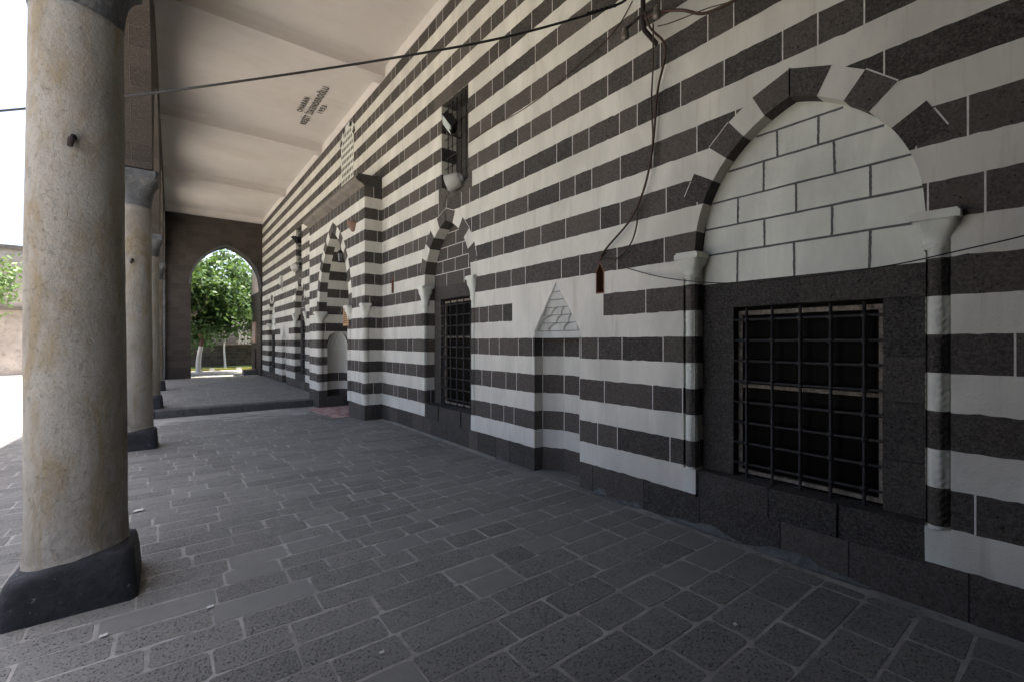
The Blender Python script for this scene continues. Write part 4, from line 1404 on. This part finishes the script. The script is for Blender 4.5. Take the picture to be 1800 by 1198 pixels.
# trees
def tree(name, loc, label, H, trunk_h, crown, nleaf, leafsz, mleaf, seed, white=0.0, dry=0, group=None, lean=(0, 0), tr=0.16):
    rr = random.Random(seed)
    t = thing(name, loc, label, 'tree', group)
    L = Vector(loc)
    top = L + Vector((lean[0], lean[1], trunk_h))
    pts = []
    for i in range(8):
        f = i/7
        pts.append(L + Vector((lean[0]*f + 0.05*math.sin(f*5 + seed), lean[1]*f + 0.04*math.sin(f*4), trunk_h*f - 0.05*(1 - f))))
    rad = [tr*(1.35 if i == 0 else 1.05 - 0.35*i/7) for i in range(8)]
    mb = MB()
    k = 0
    if white:
        k = max(2, int(round(white*7)))
        mb.tube(pts[:k+1], rad[:k+1], 12, 1, caps=False, wob=0.05); mb.tube(pts[k:], rad[k:], 12, 0, caps=False, wob=0.05)
    else: mb.tube(pts, rad, 12, 0, wob=0.05)
    mb.build('trunk', [M['bark'], M['whitebark']], t)
    # limbs
    mb = MB(); tips = []
    for i in range(14):
        a = rr.uniform(0, 2*PI); el = rr.uniform(0.2, 1.3)
        Lh = rr.uniform(0.55, 1.0)
        c = Vector((math.cos(a)*math.cos(el)*crown[0]*Lh, math.sin(a)*math.cos(el)*crown[1]*Lh, (H - trunk_h)*(0.15 + 0.75*math.sin(el))*Lh))
        mid = top + c*0.5 + Vector((rr.uniform(-.2, .2), rr.uniform(-.2, .2), rr.uniform(0, .3)))
        end = top + c
        path = smooth_path([top - Vector((0, 0, 0.15)), mid, end], 4)
        n = len(path)
        mb.tube(path, [tr*0.5*(1 - 0.85*q/(n-1)) for q in range(n)], 6)
        tips += [path[n//2], path[3*n//4], end]
    mb.build('limbs', M['bark'], t)
    # crown of leaves in uneven clumps
    mb = MB()
    cc = L + Vector((lean[0], lean[1], trunk_h + (H - trunk_h)*0.42))
    cl_ = [(p, rr.uniform(0.45, 0.9)) for p in tips]
    for i in range(46):
        while True:
            q = Vector((rr.uniform(-1, 1), rr.uniform(-1, 1), rr.uniform(-1, 1)))
            if 0.35 < q.length < 1: break
        cl_.append((cc + Vector((q.x*crown[0], q.y*crown[1], q.z*(H - trunk_h)*0.56)), rr.uniform(0.35, 0.8)))
    tot = sum(r**2 for _, r in cl_)
    for p, r in cl_:
        n = int(nleaf*r*r/tot)
        base = rr.uniform(0.0, 0.45)
        for _ in range(n):
            q = Vector((rr.gauss(0, .5), rr.gauss(0, .5), rr.gauss(0, .42)))*r
            o = p + q
            s = leafsz*rr.uniform(0.6, 1.3)
            nrm = Vector((rr.gauss(0, .6), rr.gauss(0, .6), rr.uniform(0.2, 1.2))).normalized()
            ax = nrm.cross(Vector((rr.gauss(0, 1), rr.gauss(0, 1), rr.gauss(0, .3)))).normalized()
            bx = nrm.cross(ax)
            droop = -0.18*s
            A = o - ax*s*0.5; B = o + ax*s*0.55 + Vector((0, 0, droop))
            C = o + bx*s*0.38 + Vector((0, 0, droop*0.4)); D = o - bx*s*0.38 + Vector((0, 0, droop*0.4))
            tn = min(1, max(0, base + rr.uniform(0, 0.55)))
            mb.face([A, D, B, C], 0, tn)
    mb.build('crown', mleaf, t)
    if dry:
        mb = MB()
        for i in range(dry):
            a = rr.uniform(PI*1.0, PI*1.5)
            rz_ = rr.uniform(0.5, 1.0)
            p0 = top + Vector((math.cos(a)*crown[0]*0.75*rz_, math.sin(a)*crown[1]*0.9*rz_, rr.uniform(0.3, (H - trunk_h)*0.8)))
            for b in range(4):
                d = Vector((math.cos(a) + rr.uniform(-.6, .6), math.sin(a)*1.2 + rr.uniform(-.5, .3), rr.uniform(-0.4, 0.9))).normalized()
                e = p0 + d*rr.uniform(0.4, 1.2)
                mb.tube(smooth_path([p0, (p0+e)/2 + Vector((rr.uniform(-.1,.1), rr.uniform(-.1,.1), rr.uniform(-.1,.15))), e], 3), [0.013 - 0.0016*q for q in range(7)], 5)
        mb.build('dry_branches', M['twig'], t)
    return t
tree('broadleaf_tree', (1.36, 27.9, 0), 'leafy tree with a whitewashed trunk on the path past the end arch', 6.6, 1.95, (2.5, 2.3), 14000, 0.23, M['leaf'], 3, 0.72, 26, None, (0.12, 0.1), 0.12)
tree('broadleaf_tree', (2.9, 33.0, 0), 'slender tree with a thin pale trunk on the lawn before the rubble wall', 7.0, 2.4, (2.6, 2.0), 7000, 0.25, M['leafdark'], 8, 0.9, 0, None, (0.1, 0.1), 0.06)
tree('broadleaf_tree', (6.2, 32.5, 0), 'dark bushy tree seen through the side of the end arch', 6.2, 1.7, (2.6, 2.2), 6000, 0.24, M['leafdark'], 12, 0, 0, None, (-0.1, 0), 0.14)
tree('broadleaf_tree', (-2.0, 38.5, 0), 'tall green tree rising behind the rubble garden wall', 9, 2.2, (3.2, 2.6), 6000, 0.28, M['leaf'], 21, 0, 0, None, (0, 0), 0.17)
# courtyard side
cwl = thing('courtyard_wall', (-10, 37, 0), 'stained pinkish rendered wall with a stone ledge across the courtyard', 'wall', kind='thing')
mb = MB(); mb.box((-30, 36.0, -0.3), (-3.6, 36.6, 6.6)); mb.build('wall_face', M['oldwall'], cwl)
mb = MB(); mb.box((-7.45, 35.75, 3.3), (-3.6, 35.998, 3.48)); mb.build('ledge', M['moulding'], cwl)
mb = MB(); mb.box((-30, 35.85, 6.602), (-3.6, 36.7, 6.8)); mb.build('coping', M['moulding'], cwl)
tree('courtyard_tree', (-8.3, 32.5, 0), 'pale green tree in the sunlit courtyard in front of the stained wall', 7.8, 2.8, (2.6, 2.4), 6500, 0.22, M['leafpale'], 31, 0, 0, None, (0, 0), 0.13)

# ------------------------------------------------------------------ things on and by the wall
# rug on the floor before the entrance
mb = MB()
n = 24; rows = []
for top in (0, 1):
    pass
vsr = [10.35 + (12.95 - 10.35)*i/n for i in range(n + 1)]
usr = [2.99 + (4.3 - 2.99)*i/10 for i in range(11)]
rows = [[Vector((u_ + 0.01*math.sin(v*3), v, floor_z(v) + 0.014 + 0.004*math.sin(u_*9 + v*7))) for u_ in usr] for v in vsr]
mb.grid(rows, 0, 0.5, True)
edge = [rows[0], [p - Vector((0, 0, 0.016)) for p in rows[0]]]
mb.grid(edge, 0, 0.5, False)
le = [[r[0] for r in rows], [r[0] - Vector((0, 0, 0.016)) for r in rows]]
mb.grid(le, 0, 0.5, False)
rg = mb.build('rug', M['rug'], None, (3.6, 11.6, -0.1)); prop(rg, 'worn red patterned rug lying at the portal entrance', 'rug')

# plaque on the pier
pq = thing('plaque', (PF - 0.02, 10.5, 2.2), 'small ochre plaque with lines of lettering fixed to the portal pier', 'plaque')
mb = MB(); mb.box((PF - 0.05, 10.37, 1.98), (PF - 0.025, 10.75, 2.40)); mb.box((PF - 0.03, 10.45, 2.0), (PF + 0.0, 10.47, 2.3)); mb.build('board', M['plaque'], pq)
mb = MB()
rr = random.Random(3)
for i in range(8):
    z = 2.35 - i*0.045; v = 10.42
    while v < 10.70:
        L = rr.uniform(0.012, 0.05)
        mb.box((PF - 0.0522, v, z), (PF - 0.0495, min(v + L, 10.71), z + 0.022)); v += L + 0.012
mb.build('inscription', M['plaquetext'], pq)

# bowl lamp on the pier
mb = MB()
rows = []
c0 = Vector((PF, 10.13, 4.05))
for j in range(7):
    f = j/6
    r = 0.05 + 0.085*math.sin(f*PI/2)
    rows.append([c0 + Vector((-max(0, math.sin(PI*i/12))*r*1.1, -math.cos(PI*i/12)*r, 0.2*f)) for i in range(13)])
mb.grid(rows, 0, 0.5, True)
mb.face([p for p in rows[0]]); mb.face([p - Vector((0, 0, 0.02)) for p in rows[-1]])
bl = mb.build('bowl_lamp', m_simple('brown_clay', (0.20,0.125,0.095), 0.85, 0.2, 20, 0.003), None, tuple(c0)); prop(bl, 'half bowl terracotta wall lamp high on the portal pier', 'wall lamp')

# lantern in the portal arch
ln = thing('lantern', (PF + 0.1, 11.45, 3.75), 'small black lantern hanging in the portal arch', 'lantern')
lx, ly = PF + 0.1, 11.45
mb = MB(); mb.tube([(lx, ly, 4.34), (lx, ly, 4.1), (lx, ly, 3.86)], 0.006, 6); mb.build('chain', M['iron'], ln)
mb = MB(); mb.lathe([(0.10, 0), (0.085, 0.02), (0.03, 0.07), (0.012, 0.09)], (lx, ly, 3.78), 8, smooth=False); mb.lathe([(0.05, 0), (0.055, 0.02)], (lx, ly, 3.56), 8)
for k in range(6):
    a = 2*PI*k/6; mb.tube([(lx + 0.05*math.cos(a), ly + 0.05*math.sin(a), 3.57), (lx + 0.065*math.cos(a), ly + 0.065*math.sin(a), 3.68), (lx + 0.075*math.cos(a), ly + 0.075*math.sin(a), 3.785)], 0.007, 5)
mb.build('cage', M['iron'], ln)
mb = MB(); mb.lathe([(0.042, 0), (0.066, 0.19)], (lx, ly, 3.585), 6, smooth=False); mb.build('glass', M['steel'], ln)

# floodlights and loudspeakers by the upper windows
def rotz(a): 
    from mathutils import Matrix
    return Matrix.Rotation(a, 3, 'Z')
def floodlight(p, label):
    t = thing('floodlight', p, label, 'floodlight', 'floodlights on the upper windows')
    P = Vector(p)
    from mathutils import Matrix
    rot = Matrix.Rotation(math.radians(60), 3, 'Z') @ Matrix.Rotation(math.radians(-38), 3, 'X')
    def tr(mb):
        mb.v = [tuple(P + rot @ Vector(v)) for v in mb.v]
    mb = MB()
    mb.box((-0.15, -0.045, -0.11), (0.15, 0.05, 0.11)); mb.box((-0.10, -0.09, -0.08), (0.10, -0.046, 0.08))
    mb.box((-0.165, 0.04, -0.125), (0.165, 0.058, 0.125)); tr(mb); mb.build('housing', M['iron'], t)
    mb = MB(); mb.box((-0.14, 0.0585, -0.10), (0.14, 0.064, 0.10)); tr(mb); mb.build('glass', M['lampglass'], t)
    mb = MB(); mb.tube([P + Vector((0, 0, -0.1)), P + Vector((0.03, -0.02, -0.2)), Vector((W + 0.07, P.y - 0.05, P.z - 0.22))], 0.013, 6); mb.build('bracket', M['iron'], t)
    return t
floodlight((W - 0.10, 6.36, 5.10), 'black floodlight with pale glass on the nearer upper window grille')
floodlight((W - 0.10, 17.05, 5.13), 'black floodlight with pale glass on the upper window past the portal')
def speaker(p, label):
    t = thing('loudspeaker', p, label, 'loudspeaker', 'loudspeakers below the upper windows')
    P = Vector(p)
    ax = Vector((-0.62, 0.72, -0.3)).normalized()
    def rings(prof, n=20):
        x = ax.cross(Vector((0, 0, 1))).normalized(); y = x.cross(ax)
        return [[P + ax*l + (x*math.cos(2*PI*j/n) + y*math.sin(2*PI*j/n))*r for j in range(n)] for l, r in prof]
    mb = MB(); mb.grid(rings([(-0.10, 0.10), (-0.09, 0.115), (0.10, 0.135), (0.12, 0.135)]), 0, 0.5, True, True, True, False); mb.build('drum', M['lampgrey'], t)
    mb = MB(); mb.grid(rings([(0.118, 0.133), (0.125, 0.12), (0.105, 0.06), (0.10, 0.01)]), 0, 0.5, True, True, False, True); mb.build('horn', M['steel'], t)
    mb = MB(); mb.grid(rings([(-0.16, 0.05), (-0.101, 0.085)]), 0, 0.5, True, True, True, True); mb.tube([P - ax*0.12, P - ax*0.16 + Vector((0.08, 0, -0.02)), Vector((W + 0.07, P.y - 0.16, P.z + 0.02))], 0.014, 6); mb.build('bracket', M['steel'], t)
speaker((W - 0.10, 6.22, 4.13), 'pale grey drum loudspeaker at the foot of the nearer upper window')
speaker((W - 0.12, 16.95, 4.17), 'pale grey drum loudspeaker at the foot of the upper window past the portal')
mb = MB(); mb.box((W - 0.09, 19.7, 3.85), (W - 0.002, 20.0, 4.2)); mb.box((W - 0.1, 19.73, 3.9), (W - 0.091, 19.97, 4.15)); mb.box((W - 0.03, 19.83, 3.6), (W - 0.003, 19.86, 3.85))
jb = mb.build('junction_box', M['lampgrey'], None, (W, 19.85, 4)); prop(jb, 'grey electrical junction box on the striped wall past the portal', 'junction box')

# insulator bracket
bk = thing('insulator_bracket', (W, 2.6, 4.46), 'rusty iron bracket with two porcelain insulators high on the wall', 'bracket')
mb = MB()
mb.tube([(W + 0.02, 2.60, 4.44), (3.52, 2.60, 4.50), (3.50, 2.60, 4.58), (3.50, 2.60, 5.5)], 0.024, 6)
mb.tube([(3.49, 2.42, 4.60), (3.49, 2.6, 4.63), (3.49, 2.79, 4.60)], 0.014, 6)
mb.tube([(W, 2.60, 5.45), (3.5, 2.60, 5.48)], 0.02, 6)
mb.build('iron_arm', M['rust'], bk)
for v in (2.43, 2.78):
    mb = MB(); mb.tube([(3.49, v, 4.60), (3.47, v - 0.01, 4.52), (3.46, v - 0.015, 4.50)], 0.009, 6)
    mb.lathe([(0.012, 0.0), (0.036, 0.01), (0.04, 0.03), (0.028, 0.04), (0.036, 0.055), (0.03, 0.075), (0.024, 0.08), (0.03, 0.1), (0.012, 0.12)], (3.45, v - 0.015, 4.47), 14)
    mb.build('insulator', M['porcelain'], bk)

def cable(name, pts, r, m, label, n=8):
    mb = MB(); mb.tube(smooth_path(pts, 7), r, n)
    p0 = Vector(pts[0])
    o = mb.build(name, m, None, tuple(p0)); prop(o, label, 'cable'); return o
# cable crossing the portico to the courtyard
pts = [Vector((3.45, 2.72, 4.9)), Vector((3.34, 2.80, 4.76)), Vector((2.6, 3.42, 4.51)), Vector((1.77, 4.12, 4.34)), Vector((0.7, 5.02, 4.17)), Vector((-0.325, 5.88, 4.03)), Vector((-1.31, 6.70, 3.92)), Vector((-3.0, 8.1, 3.82)), Vector((-7, 11.5, 3.95)), Vector((-16, 19, 5.0)), Vector((-24, 36.0, 6.0))]
cable('cable', pts, 0.011, M['blackcable'], 'dark cable sagging across the portico and out over the courtyard')
mb = MB()
q = [Vector((3.345, 2.80, 4.765)), Vector((3.15, 2.96, 4.695))]
for i in range(7):
    f = i/6; p = q[0]*(1-f) + q[1]*f
    mb.lathe([(0.012, -0.012), (0.024, 0), (0.012, 0.012)], tuple(p), 8)
cl_t = mb.build('cable_splice', M['blackcable'], None, tuple(q[0])); prop(cl_t, 'knotted black tape splice on the sagging cable by the bracket', 'splice')
uC = W - 0.06
cable('cable', [pw(x, y, u) for x, y, u in ((1134, 20, 3.48), (1143, 48, 3.5), (1166, 72, 3.6), (1169, 100, uC), (1156, 158, uC), (1149, 240, uC), (1140, 300, uC), (1127, 345, uC), (1106, 388, uC), (1072, 428, uC), (1058, 447, W - 0.02), (1055, 462, W + 0.03))], 0.0105, M['browncable'], 'thick brown cable looping down from the bracket into the wall slot')
cable('cable', [pw(x, y, u) for x, y, u in ((1148, 40, 3.5), (1148, 110, uC), (1145, 180, uC), (1147, 250, uC + 0.015), (1135, 322, uC), (1122, 360, uC), (1119, 395, uC), (1108, 428, uC), (1084, 453, W - 0.03), (1058, 452, W - 0.02), (1056, 462, W + 0.03))], 0.0075, M['browncable'], 'thinner brown cable hanging beside the thick one and curling under the slot')
cable('cable', [pw(x, y, u) for x, y, u in ((1099, 469, W - 0.01), (1150, 483, W - 0.05), (1215, 493, W - 0.17), (1290, 496, 3.5), (1400, 487, 3.5), (1560, 466, 3.5), (1700, 436, 3.5), (1800, 413, 3.5), (1900, 385, 3.5), (2300, 200, 3.6))], 0.004, M['blackcable'], 'thin black wire drooping across the window with the white brick filling')
cable('cable', [pw(x, y, u) for x, y, u in ((1133, 32, 3.5), (1165, 19, 3.46), (1200, 17, 3.45), (1232, 23, 3.5), (1262, 14, 3.5), (1320, -15, 3.5), (1420, -60, 3.55))], 0.013, M['browncable'], 'stiff brown cable running along the wall from the bracket top')
cable('cable', [pw(x, y, u) for x, y, u in ((1156, 45, 3.45), (1176, 40, 3.44), (1205, 29, 3.43), (1245, 13, 3.42), (1300, -5, 3.4), (1420, -70, 3.4))], 0.0045, M['browncable'], 'thin twisted wire tied to the porcelain insulator')
cable('cable', [pw(x, y, W - 0.012) for x, y in ((1112, 0), (1085, 47), (1050, 84), (1000, 128), (965, 158), (930, 184), (900, 203), (868, 220), (840, 238), (824, 250))], 0.005, M['browncable'], 'thin wire clipped along the courses up to the nearer upper window')
cable('cable', [pw(x, y, u) for x, y, u in ((789, 332, W - 0.02), (783, 350, W - 0.012), (779, 362, W - 0.012))], 0.004, M['blackcable'], 'short wire dangling under the drum loudspeaker of the nearer window')

# scraps of paper on the floor
for i, (u, v, s, lab) in enumerate(((-0.2, 5.64, 0.028, 'bright white paper scrap on the pavers behind the front column'), (0.9, 2.3, 0.010, 'tiny pale scrap between the pavers, mid floor'), (-0.27, 3.36, 0.014, 'tiny pale scrap on the pavers in front of the column base'), (0.22, 3.33, 0.014, 'small pale crumb of litter on the pavers in mid floor'), (2.6, 1.3, 0.010, 'small pale flake on the pavers near the window'))):
    mb = MB()
    rows = [[Vector((u + s*(a*1.3 + 0.2*b), v + s*b, 0.010 + 0.35*s*abs(math.sin(a*2.1 + b*1.7 + i)))) for a in (-1, -0.4, 0.3, 1)] for b in (-1, 0, 1)]
    mb.grid(rows, 0, 0.5, False)
    o = mb.build('paper_scrap', M['paper'], None, (u, v, 0.01)); prop(o, lab, 'litter', 'scraps of litter on the pavers')

# ------------------------------------------------------------------ camera, light, world
cam = bpy.data.cameras.new('camera'); co = bpy.data.objects.new('camera', cam); COL.objects.link(co)
cam.sensor_width = 36; cam.lens = 16.0; cam.clip_end = 2000; cam.clip_start = 0.02
cam.shift_y = 0.5/1800
co.location = (0, 0, CAMZ); co.rotation_euler = (PI/2, 0, -YAW)
scene.camera = co

sun_dir = Vector((-0.135, -0.03, -1.0)).normalized()      # the way the light travels
sl = bpy.data.lights.new('sun', 'SUN'); sl.energy = 3.2; sl.angle = math.radians(0.5); sl.color = (1.0, 0.965, 0.87)
so = bpy.data.objects.new('sun', sl); COL.objects.link(so)
so.rotation_euler = sun_dir.to_track_quat('-Z', 'Y').to_euler(); so.location = (-10, 10, 30)
wd = bpy.data.worlds.new('World'); scene.world = wd; wd.use_nodes = True
nt = wd.node_tree; bg = nt.nodes['Background']
sk = nt.nodes.new('ShaderNodeTexSky'); sk.sky_type = 'NISHITA'; sk.sun_disc = False
to = -sun_dir
sk.sun_elevation = math.asin(to.z); sk.sun_rotation = math.atan2(to.x, to.y)
sk.dust_density = 6.0; sk.air_density = 0.7; sk.ozone_density = 0.6
nt.links.new(sk.outputs[0], bg.inputs['Color']); bg.inputs['Strength'].default_value = 0.15

vs_ = scene.view_settings
vs_.view_transform = 'Standard'; vs_.look = 'None'; vs_.gamma = 1.0; vs_.exposure = 2.08
cy = scene.cycles
cy.max_bounces = 10; cy.diffuse_bounces = 7; cy.glossy_bounces = 3; cy.transmission_bounces = 4
cy.use_adaptive_sampling = True; cy.adaptive_threshold = 0.02
cy.sample_clamp_indirect = 6.0
cy.use_denoising = True
